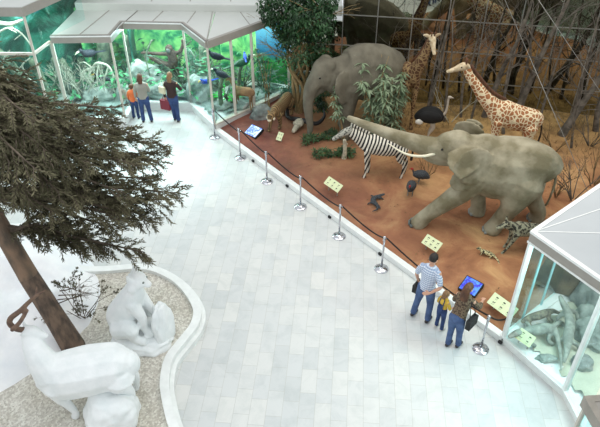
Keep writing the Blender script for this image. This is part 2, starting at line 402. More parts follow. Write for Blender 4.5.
# ================================================================== GLASS CASES
def post(parent, p, z0, z1, w=.07, m='post', rz=0):
    bm = B(); box(bm, (p[0], p[1], (z0+z1)/2), (w, w, z1-z0), rz); build('post', bm, m, parent, smooth=False, bevel=.006)
def pane(parent, a, b_, z0, z1, th=.012, inset=.035):
    a = Vector(a[:2]); b_ = Vector(b_[:2]); d = (b_-a).normalized(); a = a+d*inset; b_ = b_-d*inset
    bm = B(); n = Vector((-d.y, d.x))*th/2; prism(bm, [a-n, b_-n, b_+n, a+n], z0, z1); build('glass_pane', bm, 'glass', parent, smooth=False)
def offs(poly, d):
    """polyline moved sideways by d (left of travel positive)"""
    out = []
    for i, p in enumerate(poly):
        p = Vector(p)
        t0 = (p-Vector(poly[i-1])).normalized() if i else None; t1 = (Vector(poly[i+1])-p).normalized() if i < len(poly)-1 else None
        t0 = t0 or t1; t1 = t1 or t0
        n0 = Vector((-t0.y, t0.x)); n1 = Vector((-t1.y, t1.x)); m = (n0+n1).normalized(); out.append(p+m*d/max(.4, m.dot(n0)))
    return out
def strip(bm, poly, d0, d1, z0, z1):
    A, D = offs(poly, d0), offs(poly, d1)
    for i in range(len(poly)-1): prism(bm, [A[i], A[i+1], D[i+1], D[i]], z0, z1)
def lamp(name, loc, size, power, col=(1,1,1), rot=(0,0,0)):
    l = bpy.data.lights.new(name, 'AREA'); l.shape = 'RECTANGLE'; l.size, l.size_y = size; l.energy = power; l.color = col
    o = bpy.data.objects.new(name, l); C.objects.link(o); o.location = loc; o.rotation_euler = rot; return o
Q, C5, C0, C1, C2, C3, C4, C4c = [Vector(p) for p in ((-7.37,16.70), (-7.12,17.50), (-5.45,17.54), (-5.34,18.55), (-3.50,18.47), (-2.62,17.11), (-1.46,18.26), (-.37,19.42))]
TB = Vector((-6.95, 19.6))
H = 2.77
# long case along the back, left part: jungle scenes
jc = thing('display_case', 'long white-roofed glass jungle case with zigzag front along the back left', 'display case', (0,0,0))
front = [C5, C0, C1, C2, C3]
bm = B(); prism(bm, front+[Vector((-2.62, 21.4)), Vector((-7.12, 21.4))], 0, .28); build('plinth', bm, 'white', jc, smooth=False)
bm = B(); prism(bm, [C5, C0, C1, C2, C3, Vector((-2.62, 19.5)), TB], H+.16, H+.19); build('roof', bm, 'roof', jc, smooth=False)
bm = B(); strip(bm, front, -.05, .06, H-.02, H+.20); build('fascia', bm, 'fascia', jc, smooth=False)
bm = B(); strip(bm, front, -.07, .08, .28, .33); build('sill', bm, 'white', jc, smooth=False)
bm = B(); strip(bm, front, -.065, -.02, H+.16, H+.20); build('roof_edge', bm, 'white', jc, smooth=False)
for p in (C5, C0, C1, C2, C3): post(jc, p, .3, H, .06)
for a, b_ in zip(front, front[1:]): pane(jc, a, b_, .32, H)
for a, b_ in (((-6.3,17.6), (-5.9,19.5)), ((-5.2,18.6), (-5.0,19.5)), ((-4.4,18.6), (-4.2,19.5)), ((-3.35,18.45), (-3.2,19.5)), (C3, (-2.7,19.5)), ((-5.42,17.6), (-5.0,19.5))):
    bm = B(); bar(bm, (a[0], a[1], H+.195), (b_[0], b_[1], H+.195), .02, .012); build('roof_seam', bm, 'fascia', jc, smooth=False)
bm = B(); strip(bm, [(-7.1,19.9), (-6.9,21.2), (-2.7,21.2)], 0, .05, .28, H+.1); build('backdrop', bm, 'jungle', jc, smooth=False)
bm = B(); strip(bm, [(-5.75,21.1), (-5.55,19.8)], 0, .05, .28, H+.1); build('backdrop', bm, 'jungle_d', jc, smooth=False)
# right part: bird scene with painted sea
bc = thing('display_case', 'angled glass bird case with a painted sea view beside the ficus', 'display case')
bfront = [C3, C4, C4c]
C4c = Vector((-.37,19.42))
bm = B(); prism(bm, [C3+Vector((.03,.0)), C4, C4c, Vector((-.37,21.4)), Vector((-2.60,21.4))], 0, .28); build('plinth', bm, 'white', bc, smooth=False)
bm = B(); prism(bm, [C3+Vector((.01,0)), C4, C4c, Vector((-2.6,19.5))], H+.16, H+.19); build('roof', bm, 'roof', bc, smooth=False)
bm = B(); strip(bm, bfront, -.05, .06, H-.02, H+.20); build('fascia', bm, 'fascia', bc, smooth=False)
bm = B(); strip(bm, bfront, -.07, .08, .28, .33); build('sill', bm, 'post', bc, smooth=False)
mid = C3.lerp(C4, .52)
for p in (mid, C4, C4c): post(bc, p, .3, H, .085)
for a, b_ in ((C3, mid), (mid, C4), (C4, C4c)): pane(bc, a, b_, .32, H, inset=.05)
bm = B(); strip(bm, [(-2.55,19.6), (-1.9,20.1), (-1.45,20.1)], 0, .05, .28, H+.1); build('backdrop', bm, 'jungle', bc, smooth=False)
bm = B(); strip(bm, [(-1.45,20.1), (-.35,19.75), (-.3,19.5)], 0, .05, .28, H+.1); build('backdrop', bm, 'sky', bc, smooth=False)
bm = B(); bar(bm, (C4.x, C4.y, H+.195), (-1.9, 19.5, H+.195), .02, .012); build('roof_seam', bm, 'fascia', bc, smooth=False)
# upper roof step running over both
up = B(); prism(up, [(-6.95,19.5), (1.30,19.22), (1.30,26), (-6.95,26)], H+.10, H+.42)
ur = tag(build('ceiling', up, 'roof', smooth=False, bevel=.03), kind='structure')
for x in (-4.6, -3.4, -2.15, -.9):
    bm = B(); bar(bm, (x, 19.62, H+.425), (x+.25, 25.5, H+.425), .025, .012); tag(build('trim_4', bm, 'fascia', ur, smooth=False))
lt = thing('wall_conduit', 'small white bent conduit fitting on the upper roof at top left', 'conduit', (-5.95, 19.75, H+.42))
bm = B(); stube(bm, [(-.35,.12,.03),(.1,.05,.03),(.16,.1,.10),(.12,.5,.12)], [.03]*4, 8); build('pipe', bm, 'fascia', lt)
bm = B(); box(bm, (-.35,.12,.03), (.1,.1,.06)); build('bracket', bm, 'white', lt, bevel=.005)

# tall case at the left
tc = thing('display_case', 'tall glass jungle case with a mid rail at the far left', 'display case')
T2 = Vector((-6.95, 19.6)); QL = Vector((-11, 16.75))
TH = 3.86
tf = [QL, Q, C5+Vector((-.06,.02)), T2+Vector((-.06,0))]
bm = B(); prism(bm, [QL, Q, tf[2], tf[3], Vector((-7.05,21.4)), Vector((-11,21.4))], 0, .28); build('plinth', bm, 'white', tc, smooth=False)
bm = B(); prism(bm, [QL+Vector((0,-.04)), Q+Vector((.02,-.04)), Vector((-6.3,18.9)), Vector((-6.3,24)), Vector((-11,24))], TH+.2, TH+.24); build('roof', bm, 'roof', tc, smooth=False)
bm = B(); strip(bm, [QL, Q, Vector((-6.33,18.8))], -.05, .06, TH-.02, TH+.22); build('fascia', bm, 'fascia', tc, smooth=False)
bm = B()
for z in (H,): strip(bm, tf[:3], -.035, .035, z-.035, z+.035)
build('rail', bm, 'post', tc, smooth=False)
for p, z1 in ((Q, TH), (tf[2], H), ((-8.9,16.72), TH)): post(tc, p, .3, z1, .06)
pane(tc, QL, Q, .3, H-.04); pane(tc, QL, Q, H+.04, TH); pane(tc, Q, tf[2], .3, H-.04); pane(tc, Q, Vector((-6.4,18.7)), H+.22, TH, inset=.05)
bm = B(); strip(bm, [(-11,18.9), (-8.3,18.9), (-7.2,20.6)], 0, .05, .28, TH); build('backdrop', bm, 'jungle_d', tc, smooth=False)

# low litter ground inside the back cases
def rough_ground(name, poly, z, amp, mat, parent, step=.12, seed=0):
    xs = [p[0] for p in poly]; ys = [p[1] for p in poly]; bm = B(); g = {}
    def inside(x, y):
        c = False; n = len(poly)
        for i in range(n):
            x1, y1 = poly[i][:2]; x2, y2 = poly[(i+1)%n][:2]
            if (y1 > y) != (y2 > y) and x < (x2-x1)*(y-y1)/(y2-y1)+x1: c = not c
        return c
    nx = int((max(xs)-min(xs))/step); ny = int((max(ys)-min(ys))/step)
    def V(i, j):
        if (i, j) not in g:
            x = min(xs)+i*step; y = min(ys)+j*step
            g[i, j] = bm.verts.new((x, y, z+amp*(.5+noise.noise(Vector((x*1.3+seed, y*1.3, seed)))+.5*noise.noise(Vector((x*3.5, y*3.5, seed))))))
        return g[i, j]
    for i in range(nx):
        for j in range(ny):
            if all(inside(min(xs)+a*step, min(ys)+b_*step) for a, b_ in ((i,j),(i+1,j),(i,j+1),(i+1,j+1))): bm.faces.new((V(i,j), V(i+1,j), V(i+1,j+1), V(i,j+1)))
    return build(name, bm, mat, parent)
rough_ground('ground', offs(front, .1)+[(-2.7,21.1), (-6.9,21.1)], .30, .22, 'jfloor', jc)
rough_ground('ground', [C3+Vector((.1,.15)), C4+Vector((-.05,.1)), C4c+Vector((-.1,.05)), (-.5,19.6), (-2.5,19.7)], .30, .15, 'jfloor', bc, seed=5)
rough_ground('ground', [(-10.9,16.9), (-7.5,16.9), (-7.2,17.6), (-7.1,20), (-10.9,20)], .30, .3, 'jfloor', tc, seed=9)

# right hand case
rc = thing('display_case', 'grey-roofed glass lizard case at the lower right', 'display case')
R0, R1, R2, R3 = Vector((4.15,8.72)), Vector((4.97,7.42)), Vector((5.05,6.65)), Vector((5.35,3.5))
S = SW0+sdir*7
rf = [S, R0, R1, R2, R3]
bm = B(); prism(bm, [S, R0, R1, R2, R3, Vector((11,3.5)), Vector((11,12))], 0, .2); build('plinth', bm, 'white', rc, smooth=False)
bm = B(); prism(bm, [S, R0, R1, R2, R3, Vector((11,3.5)), Vector((11,12))], H+.18, H+.21); build('roof', bm, 'roof_r', rc, smooth=False)
bm = B(); strip(bm, rf, -.05, .05, H-.03, H+.19); build('fascia', bm, 'fascia', rc, smooth=False)
bm = B(); strip(bm, rf, -.06, .02, H+.17, H+.22); strip(bm, rf, -.06, .02, H-.05, H-.01); build('roof_edge', bm, 'white', rc, smooth=False)
bm = B(); strip(bm, rf, -.06, .12, .2, .24); build('sill', bm, 'white', rc, smooth=False)
for p in (R0, R1, R3): post(rc, p, .2, H, .085, 'white')
for a, b_ in ((R0, R1), (R1, R2), (R2, R3)): pane(rc, a, b_, .24, H, inset=.045)
sp = [R0, SW0+sdir*.67, SW0+sdir*1.33, SW0+sdir*3.3, S]
for a, b_ in zip(sp, sp[1:]): pane(rc, a, b_, .24, H, inset=.03)
for p in sp[1:4]:
    bm = B(); box(bm, (p.x, p.y, (H+.24)/2), (.035, .035, H-.24)); build('glass_mullion', bm, 'glass_e', rc, smooth=False)
for a, b_ in ((R0, (7.2,8.6)), (R0, (9.5,11.2)), (R1, (7.2,8.6)), ((7.2,8.6), (10.5,8.4)), ((5.85,10.2), (6.6,8.62))):
    bm = B(); bar(bm, (a[0], a[1], H+.213), (b_[0], b_[1], H+.213), .02, .012); build('roof_seam', bm, 'white', rc, smooth=False)
rough_ground('ground', [R0+Vector((.25,0)), R1+Vector((.12,.1)), (5.2,6.6), (5.5,4), (10.5,4), (10.5,11.5), (8.2,11.4)], .22, .08, 'sand', rc, seed=12)
bm = B(); strip(bm, [(6.6,10.55), (7.0,9.4), (8.4,8.2), (8.4,4)], 0, .05, .2, H+.1); build('backdrop', bm, 'rock_b', rc, smooth=False)
# nearer case whose corner shows at the lower right edge
nc = thing('display_case', 'corner of another beige-framed glass case at the bottom right edge', 'display case')
K = at(589, 399, H+.2); K = Vector((K.x, K.y)); k1 = K+Vector((2.5,.15)); k2 = K+Vector((.35,-2.6))
bm = B(); prism(bm, [k2, K, k1], 0, .2); build('plinth', bm, 'white', nc, smooth=False)
bm = B(); prism(bm, [k2, K, k1], H+.16, H+.2); build('roof', bm, 'fascia', nc, smooth=False)
bm = B(); strip(bm, [k1, K, k2], -.05, .05, H, H+.21); build('fascia', bm, 'alu', nc, smooth=False)
post(nc, K, .2, H, .05, 'post'); pane(nc, K, k2, .2, H); pane(nc, k1, K, .2, H)

# ================================================================== PLANTER AT THE LEFT
cpts = [(44,228),(50,242),(62,258),(82,271),(110,272),(137,270),(158,272),(180,282),(196,297),(206,316),(203,334),(190,352),(179,367),(175,385),(176,400),(182,425),(192,450),(200,480)]
cp = [at(x, y, 0) for x, y in cpts]; cp = [Vector((p.x, p.y)) for p in cp]
far = [Vector((-9.5, 13.0)), Vector((-7.4, 12.4))]
cp3, _ = smoothpts([(p.x, p.y, 0) for p in far+cp], [1]*(len(cp)+2), 4); cp2 = [Vector((p.x, p.y)) for p in cp3]
bm = B(); strip(bm, cp2, 0, -.09, 0, .14); strip(bm, cp2, -.08, -.25, 0, .27); build_o = build('trim_5', bm, 'white', smooth=False)
tag(build_o, 'white stepped kerb curving around the gravel bed', kind='structure')
gin = offs(cp2, -.13)
o = rough_ground('trim_6', gin+[Vector((-3.0,3.0)), Vector((-11,3.0)), Vector((-11,13.5))], .17, .025, 'gravel', None, .1, 3)
tag(o, 'pale gravel bed inside the white kerb', kind='structure')
# ================================================================== ANIMALS
def shapes(bm, L):
    for s in L:
        k = s[0]
        if k == 't': stube(bm, s[1], s[2], 12, 4, **(s[3] if len(s) > 3 else {}))
        elif k == 'e': ell(bm, s[1], s[2], s[3] if len(s) > 3 else (0,0,0))
def creature(name, label, cat, loc, deg, mat, L, voxel, sm=2, group=None, scale=1, part='body'):
    t = thing(name, label, cat, loc, math.radians(deg), group); t.scale = (scale,)*3
    bm = B(); shapes(bm, L); build(part, bm, mat, t, voxel=voxel, sm=sm); return t
def eyes(t, pts, r):
    for p in pts:
        bm = B(); ell(bm, p, (r, r, r), seg=8); build('eye', bm, 'eye', t)
def leg(y, pts, rads): return ('t', [(x, y+dy, z) for x, dy, z in pts], rads)
def P(v): return (v.x, v.y, v.z)

# big grey elephant with the raised trunk
ex, ey = 4.72, 12.5; ez = hz(ex, ey)-.02
L = [('t', [(-.98,0,1.58), (-.86,0,1.70), (-.45,0,1.72), (.1,0,1.68), (.50,0,1.78), (.78,0,1.93), (.98,0,2.03)], [(.22,.38), (.48,.64), (.64,.78), (.66,.80), (.56,.72), (.44,.56), (.36,.46)]),
     ('e', (1.08,0,2.08), (.44,.36,.46)), ('e', (1.28,0,2.14), (.32,.26,.33)), ('e', (.42,0,2.2), (.42,.35,.30)),
     ('t', [(1.30,0,1.98), (1.72,0,2.03), (2.2,-.03,2.12), (2.7,-.06,2.24), (3.25,-.1,2.38), (3.68,-.14,2.50)], [(.30,.33), (.24,.26), (.18,.20), (.14,.15), (.105,.11), (.07,.07)]),
     ('t', [(1.15,0,1.78), (1.5,0,1.70), (1.8,0,1.74)], [(.22,.20), (.15,.12), (.06,.05)]),
     ('t', [(.98,.34,2.28), (.86,.56,2.14), (.66,.70,1.98)], [(.36,.05), (.48,.05), (.40,.04)], dict(ref=(0,.6,1))),
     ('e', (.66,.62,2.02), (.50,.055,.46), (.22,.0,.38)), ('e', (.86,.66,1.66), (.34,.045,.30), (.2,.5,.35)),
     ('e', (.80,-.60,2.14), (.44,.055,.42), (-.25,.12,-.42)), ('e', (.72,-.70,2.36), (.24,.055,.20), (-.5,.0,-.42)),
     leg(.36, [(.45,0,1.7), (.72,.02,1.25), (1.15,.06,.78), (1.50,.08,.40), (1.66,.08,.16), (1.74,.08,.04)], [(.34,.36), (.28,.29), (.22,.22), (.18,.18), (.20,.20), (.22,.20)]),
     leg(-.34, [(.42,0,1.6), (.42,0,1.1), (.36,0,.65), (.28,0,.25), (.28,0,.05)], [(.32,.34), (.24,.26), (.19,.19), (.19,.19), (.21,.21)]),
     leg(.32, [(-.58,0,1.60), (-.44,.02,1.15), (-.34,0,.72), (-.16,0,.30), (-.06,0,.06)], [(.40,.46), (.32,.36), (.22,.23), (.20,.20), (.23,.22)]),
     leg(-.38, [(-.60,0,1.6), (-.84,0,1.1), (-.96,0,.68), (-1.18,0,.28), (-1.16,0,.05)], [(.38,.44), (.30,.34), (.21,.22), (.19,.19), (.21,.21)]),
     ]
af = creature('elephant', 'big grey elephant striding with its trunk stretched out level above the zebra', 'elephant', (ex, ey, ez), 168, 'eleafr', L, .034, 3)
for s in (1, -1):
    bm = B(); stube(bm, [(1.50,.20*s,2.02), (1.85,.30*s,1.94), (2.25,.33*s,1.98), (2.66,.26*s,2.16)], [.04,.034,.026,.008], 10); build('tusk', bm, 'ivory', af)
bm = B(); stube(bm, [(-1.12,0,1.9), (-1.26,.02,1.5), (-1.24,.05,1.0), (-1.20,.05,.8)], [.05,.03,.022,.03], 8); build('tail', bm, 'eleafr', af)
for fx, fy in ((1.74,.44), (.28,-.34), (-.06,.32), (-1.16,-.38)):
    for k in range(4):
        a = -.75+.5*k; bm = B(); ell(bm, (fx+.20*math.cos(a), fy+.20*math.sin(a), .06), (.035,.05,.05), (0,0,a), 8); build('toenail', bm, 'rock', af)
eyes(af, [(1.42,.27,2.16), (1.42,-.27,2.16)], .03)

# brown-grey elephant behind the bushes
ax, ay = 1.86, 17.12; az = hz(ax, ay)-.02
L = [('t', [(-1.12,0,1.55), (-.95,0,1.75), (-.45,0,1.88), (.15,0,1.95), (.65,0,1.90), (1.0,0,1.98), (1.25,0,2.05)], [(.22,.40), (.52,.70), (.66,.86), (.68,.88), (.58,.76), (.46,.56), (.38,.46)]),
     ('e', (1.38,0,2.12), (.44,.38,.48)), ('e', (1.30,.15,2.38), (.24,.20,.22)), ('e', (1.30,-.15,2.38), (.24,.20,.22)),
     ('t', [(1.58,0,2.05), (1.82,0,1.72), (1.92,0,1.30), (1.90,0,.85), (1.84,0,.42), (1.88,0,.14)], [(.30,.28), (.24,.22), (.185,.18), (.145,.14), (.11,.11), (.08,.08)]),
     ('t', [(1.3,0,1.8), (1.58,0,1.58), (1.72,0,1.40)], [(.22,.20), (.14,.12), (.06,.05)]),
     ('e', (.98,.55,1.92), (.36,.05,.44), (.1,.1,.30)), ('e', (1.0,.58,1.60), (.22,.045,.30), (.1,.1,.3)),
     ('e', (.98,-.55,1.92), (.36,.05,.44), (-.1,.1,-.30)), ('e', (1.0,-.58,1.60), (.22,.045,.30), (-.1,.1,-.3)),
     leg(.36, [(.62,0,1.7), (.68,0,1.15), (.74,0,.6), (.74,0,.25), (.76,0,.05)], [(.32,.36), (.25,.27), (.20,.20), (.19,.19), (.22,.21)]),
     leg(-.36, [(.62,0,1.7), (.58,0,1.15), (.50,0,.6), (.46,0,.25), (.48,0,.05)], [(.32,.36), (.25,.27), (.20,.20), (.19,.19), (.22,.21)]),
     leg(.36, [(-.75,0,1.65), (-.66,0,1.1), (-.78,0,.65), (-.76,0,.28), (-.74,0,.05)], [(.40,.46), (.30,.34), (.21,.22), (.19,.19), (.22,.21)]),
     leg(-.36, [(-.75,0,1.65), (-.76,0,1.1), (-.92,0,.65), (-.94,0,.28), (-.92,0,.05)], [(.40,.46), (.30,.34), (.21,.22), (.19,.19), (.22,.21)])]
asn = creature('elephant', 'brown-grey round-backed elephant with hanging trunk behind the bushes', 'elephant', (ax, ay, az), 200, 'eleasia', L, .036, 3)
asn.scale = (.90,.95,.98)
bm = B(); stube(bm, [(-1.30,0,1.9), (-1.42,.02,1.5), (-1.42,.05,.9)], [.05,.03,.02], 8); build('tail', bm, 'eleasia', asn)
eyes(asn, [(1.66,.30,2.12), (1.66,-.30,2.12)], .028)

def giraffe(label, loc, deg, mat, neck, head, scale, group=None):
    (nx, ny, nz) = head
    L = [('t', [(-.72,0,1.62), (-.55,0,1.72), (-.1,0,1.80), (.35,0,1.95), (.6,0,2.02)], [(.12,.20), (.27,.34), (.31,.38), (.29,.40), (.20,.28)]),
         ('t', [(.45,0,2.0)]+neck+[head], [(.20,.30), (.15,.20), (.12,.15), (.10,.12), (.10,.11)]),
         leg(.17, [(.42,0,1.75), (.45,0,1.2), (.43,0,.85), (.45,0,.40), (.44,0,.12), (.48,0,.04)], [.15,.09,.065,.045,.06,.07]),
         leg(-.17, [(.42,0,1.75), (.38,0,1.2), (.36,0,.85), (.34,0,.40), (.34,0,.12), (.38,0,.04)], [.15,.09,.065,.045,.06,.07]),
         leg(.17, [(-.5,0,1.6), (-.48,0,1.15), (-.60,0,.8), (-.55,0,.38), (-.56,0,.12), (-.52,0,.04)], [.20,.12,.07,.045,.06,.07]),
         leg(-.17, [(-.5,0,1.6), (-.55,0,1.15), (-.68,0,.8), (-.66,0,.38), (-.66,0,.12), (-.62,0,.04)], [.20,.12,.07,.045,.06,.07])]
    t = creature('giraffe', label, 'giraffe', loc, deg, mat, L, .024, 2, group, scale)
    return t
def giraffe_head(t, at_, yaw, pitch, mat='giraffe'):
    """head with muzzle, ears and horns at the end of the neck"""
    R = Euler((0, pitch, yaw)).to_matrix(); o = Vector(at_)
    W = lambda x, y, z: tuple(o + R @ Vector((x, y, z)))
    bm = B(); shapes(bm, [('t', [W(-.06,0,0), W(.10,0,.02), W(.26,0,-.03), (W(.42,0,-.07)), W(.48,0,-.08)], [(.09,.10), (.105,.11), (.07,.075), (.055,.05), (.05,.04)]), ('e', W(.05,0,.06), (.10,.10,.08))]); h = build('head', bm, 'deer' if mat != 'giraffe' else 'head_cream', t, voxel=.016, sm=2)
    for s in (1, -1):
        bm = B(); stube(bm, [W(-.02,.07*s,.04), W(-.06,.17*s,.08), W(-.07,.26*s,.09)], [(.02,.04), (.02,.055), (.01,.015)], 8); build('ear', bm, 'head_cream', h)
        bm = B(); stube(bm, [W(.0,.04*s,.10), W(-.03,.05*s,.24)], [.022,.026], 8); build('horn', bm, 'hair_br', h)
        bm = B(); ell(bm, W(.12,.095*s,.05), (.02,.02,.02), seg=8); build('eye', bm, 'eye', h)
M['head_cream'] = plain('cream_fur', (.80,.74,.62), .85, col2=(.62,.54,.42), scale=9)
gx, gy = 5.58, 14.75
gb = giraffe('pale spotted giraffe stretching its neck left behind the big grey elephant', (gx, gy, hz(gx, gy)), 176, 'giraffe', [(.85,0,2.35), (1.12,0,2.68), (1.38,0,3.0)], (1.50,0,3.22), .94)
giraffe_head(gb, (1.54,0,3.26), .05, .10)
bm = B(); stube(bm, [(.30,0,2.34), (.70,0,2.56), (1.05,0,2.90), (1.42,0,3.32)], [(.02,.05)]*4, 8); build('mane', bm, 'hair_br', gb)
bm = B(); stube(bm, [(-.76,0,1.8), (-.86,0,1.4), (-.85,0,1.0)], [.04,.02,.035], 8); build('tail', bm, 'hair_dk', gb)
gx, gy = 3.05, 17.35
ga = giraffe('brown giraffe facing forward near the mirror wall, head up', (gx, gy, hz(gx, gy)), -62, 'giraffe_d', [(.72,0,2.45), (.90,0,2.82), (1.02,0,3.10)], (1.10,0,3.34), .93)
giraffe_head(ga, (1.12,0,3.40), -.35, .55)
bm = B(); stube(bm, [(.30,0,2.34), (.58,0,2.66), (.80,0,3.0), (1.0,0,3.42)], [(.02,.05)]*4, 8); build('mane', bm, 'hair_br', ga)
bm = B(); stube(bm, [(-.76,0,1.8), (-.86,0,1.4), (-.85,0,1.0)], [.04,.02,.035], 8); build('tail', bm, 'hair_dk', ga)

# zebra
p = G(381, 176)
L = [('t', [(-.66,0,1.0), (-.52,0,1.05), (-.15,0,1.0), (.3,0,1.02), (.55,0,1.08)], [(.12,.18), (.25,.28), (.28,.31), (.25,.29), (.15,.20)]),
     ('t', [(.48,0,1.08), (.74,0,1.28), (.92,0,1.42)], [(.13,.24), (.10,.17), (.085,.12)]),
     leg(.13, [(.42,0,.95), (.44,0,.6), (.43,0,.42), (.45,0,.16), (.48,0,.04)], [.12,.065,.05,.035,.05]),
     leg(-.13, [(.42,0,.95), (.38,0,.6), (.36,0,.42), (.34,0,.16), (.37,0,.04)], [.12,.065,.05,.035,.05]),
     leg(.13, [(-.48,0,.98), (-.44,0,.66), (-.58,0,.46), (-.55,0,.16), (-.52,0,.04)], [.18,.10,.05,.035,.05]),
     leg(-.13, [(-.48,0,.98), (-.50,0,.66), (-.66,0,.46), (-.66,0,.16), (-.62,0,.04)], [.18,.10,.05,.035,.05])]
zb = creature('zebra', 'black and white striped zebra standing under the outstretched trunk', 'zebra', P(p), 178, 'zebra', L, .018)
bm = B(); shapes(bm, [('t', [(.88,0,1.44), (1.04,0,1.38), (1.22,0,1.25), (1.36,0,1.15)], [(.09,.12), (.085,.105), (.06,.065), (.05,.05)])]); h = build('head', bm, 'zhead', zb, voxel=.016, sm=2) if 'zhead' in M else None
if h is None:
    M['zhead'] = plain('grey_striped_head', (.68,.67,.62), .85, col2=(.30,.30,.28), scale=22, lo=.42, hi=.5); bm = bmesh.new()
    shapes(bm, [('t', [(.88,0,1.44), (1.04,0,1.38), (1.22,0,1.25), (1.36,0,1.15)], [(.09,.12), (.085,.105), (.06,.065), (.05,.05)])]); h = build('head', bm, 'zhead', zb, voxel=.016, sm=2)
for s in (1, -1):
    bm = B(); stube(bm, [(.90,.06*s,1.52), (.88,.08*s,1.66)], [(.035,.02), (.012,.008)], 8); build('ear', bm, 'zhead', h)
bm = B(); stube(bm, [(.42,0,1.34), (.68,0,1.52), (.88,0,1.60)], [(.02,.06)]*3, 8); build('mane', bm, 'zebra', zb)
bm = B(); stube(bm, [(-.68,0,1.15), (-.78,0,.85), (-.77,0,.55)], [.035,.025,.04], 8); build('tail', bm, 'hair_dk', zb)

# ostrich
p = at(431, 121, .95); px_, py_ = p.x, p.y
os_ = creature('ostrich', 'black-feathered ostrich with pale upright neck between giraffe and elephant', 'ostrich', (px_, py_, hz(px_, py_)), -12, 'blackfeather',
     [('t', [(-.55,0,1.08), (-.3,0,1.22), (.05,0,1.25), (.35,0,1.18)], [(.10,.14), (.28,.26), (.34,.31), (.16,.2)]), ('e', (-.05,.2,1.25), (.42,.14,.25)), ('e', (-.05,-.2,1.25), (.42,.14,.25))], .025, scale=.78)
M['pale_skin'] = plain('pale_grey_skin', (.72,.68,.62), .8)
bm = B(); shapes(bm, [('t', [(.30,0,1.22), (.46,0,1.38), (.50,0,1.65), (.50,0,1.98)], [.08,.05,.038,.035]), ('e', (.54,0,2.03), (.08,.05,.055)), ('t', [(.58,0,2.03), (.68,0,2.01)], [(.035,.02), (.015,.01)])]); build('neck', bm, 'pale_skin', os_, voxel=.014, sm=1)
for s in (1, -1):
    bm = B(); shapes(bm, [('t', [(0,.14*s,1.1), (.1,.14*s,.8), (-.03,.14*s,.45), (.02,.14*s,.04), (.14,.14*s,.02)], [.12,.08,.03,.025,.03])]); build('leg', bm, 'pale_skin', os_, voxel=.014)
for q in (1,-1):
    bm = B(); ell(bm, (-.42,.24*q,1.04), (.15,.06,.11)); build('wing_tip', bm, 'whitefeather', os_)

# guineafowl
gf = None
for k, (x, y, d, lab) in enumerate(((419, 183, 172, 'dark speckled guineafowl with red head, the right one of the two'), (410, 195, 250, 'dark speckled guineafowl on the sandy hummock, the left one of the two'))):
    p = G(x, y)
    g = creature('guineafowl', lab, 'bird', P(p), d, 'guinea', [('t', [(-.24,0,.20), (-.1,0,.27), (.06,0,.28), (.17,0,.27)], [(.05,.04), (.13,.13), (.12,.12), (.05,.07)]), ('t', [(.15,0,.28), (.2,0,.38), (.21,0,.42)], [.04,.025,.025])], .014, group=None)
    bm = B(); ell(bm, (.235,0,.44), (.045,.03,.035), seg=10); stube(bm, [(.26,0,.44), (.31,0,.425)], [.014,.004], 6); build('head', bm, 'redskin', g)
    for s in (1, -1):
        bm = B(); stube(bm, [(0,.06*s,.18), (.02,.06*s,.08), (.0,.06*s,.012), (.06,.06*s,.008)], [.02,.012,.01,.008], 6); build('leg', bm, 'rock', g)
# dark curled lizard on the red earth
p = G(375, 204)
lz = creature('monitor_lizard', 'small dark lizard curled in an S on the red earth left of the guineafowl', 'lizard', P(p), 60, 'guinea',
     [('t', [(.34,-.10,.14), (.26,0,.10), (.12,.09,.08), (-.02,.04,.08), (-.10,-.10,.06), (-.22,-.16,.04), (-.36,-.08,.03)], [(.03,.025), (.045,.035), (.07,.055), (.075,.06), (.045,.04), (.025,.025), (.01,.01)])] +
     [('t', [(x, y, .07), (x+.06*c, y+.12*s, .06), (x+.09*c, y+.15*s, .015)], [.03,.02,.015]) for x, y, s, c in ((.16,.08,1,1), (.18,.04,-1,1), (-.05,.0,1,-1), (-.06,-.06,-1,-1))], .014)
# hyena-like mottled animal and small spotted cat
p = G(521, 249)
hy = creature('hyena', 'mottled grey hyena standing between the big elephant and the glass case', 'hyena', P(p), 190, 'hyena',
     [('t', [(-.42,0,.50), (-.3,0,.54), (0,0,.60), (.25,0,.66), (.36,0,.66)], [(.08,.1), (.14,.16), (.16,.18), (.16,.20), (.10,.13)]),
      ('t', [(.3,0,.70), (.48,0,.80), (.56,0,.82)], [(.10,.14), (.08,.11), (.09,.10)]), ('t', [(.55,0,.83), (.66,0,.79), (.76,0,.75)], [(.09,.09), (.06,.06), (.045,.04)]),
      leg(.10, [(.28,0,.58), (.36,0,.34), (.44,0,.16), (.54,0,.03)], [.09,.045,.03,.035]), leg(-.10, [(.28,0,.58), (.30,0,.34), (.34,0,.16), (.40,0,.03)], [.09,.045,.03,.035]),
      leg(.10, [(-.34,0,.5), (-.30,0,.32), (-.40,0,.2), (-.36,0,.03)], [.11,.06,.035,.035]), leg(-.10, [(-.34,0,.5), (-.38,0,.32), (-.48,0,.2), (-.44,0,.03)], [.11,.06,.035,.035]),
      ('t', [(.53,.07,.88), (.52,.1,.99)], [.035,.015]), ('t', [(.53,-.07,.88), (.52,-.1,.99)], [.035,.015])], .015)
bm = B(); stube(bm, [(-.46,0,.58), (-.58,0,.52), (-.64,0,.36)], [.03,.06,.03], 8); build('tail', bm, 'hair_dk', hy)
p = G(486, 256)
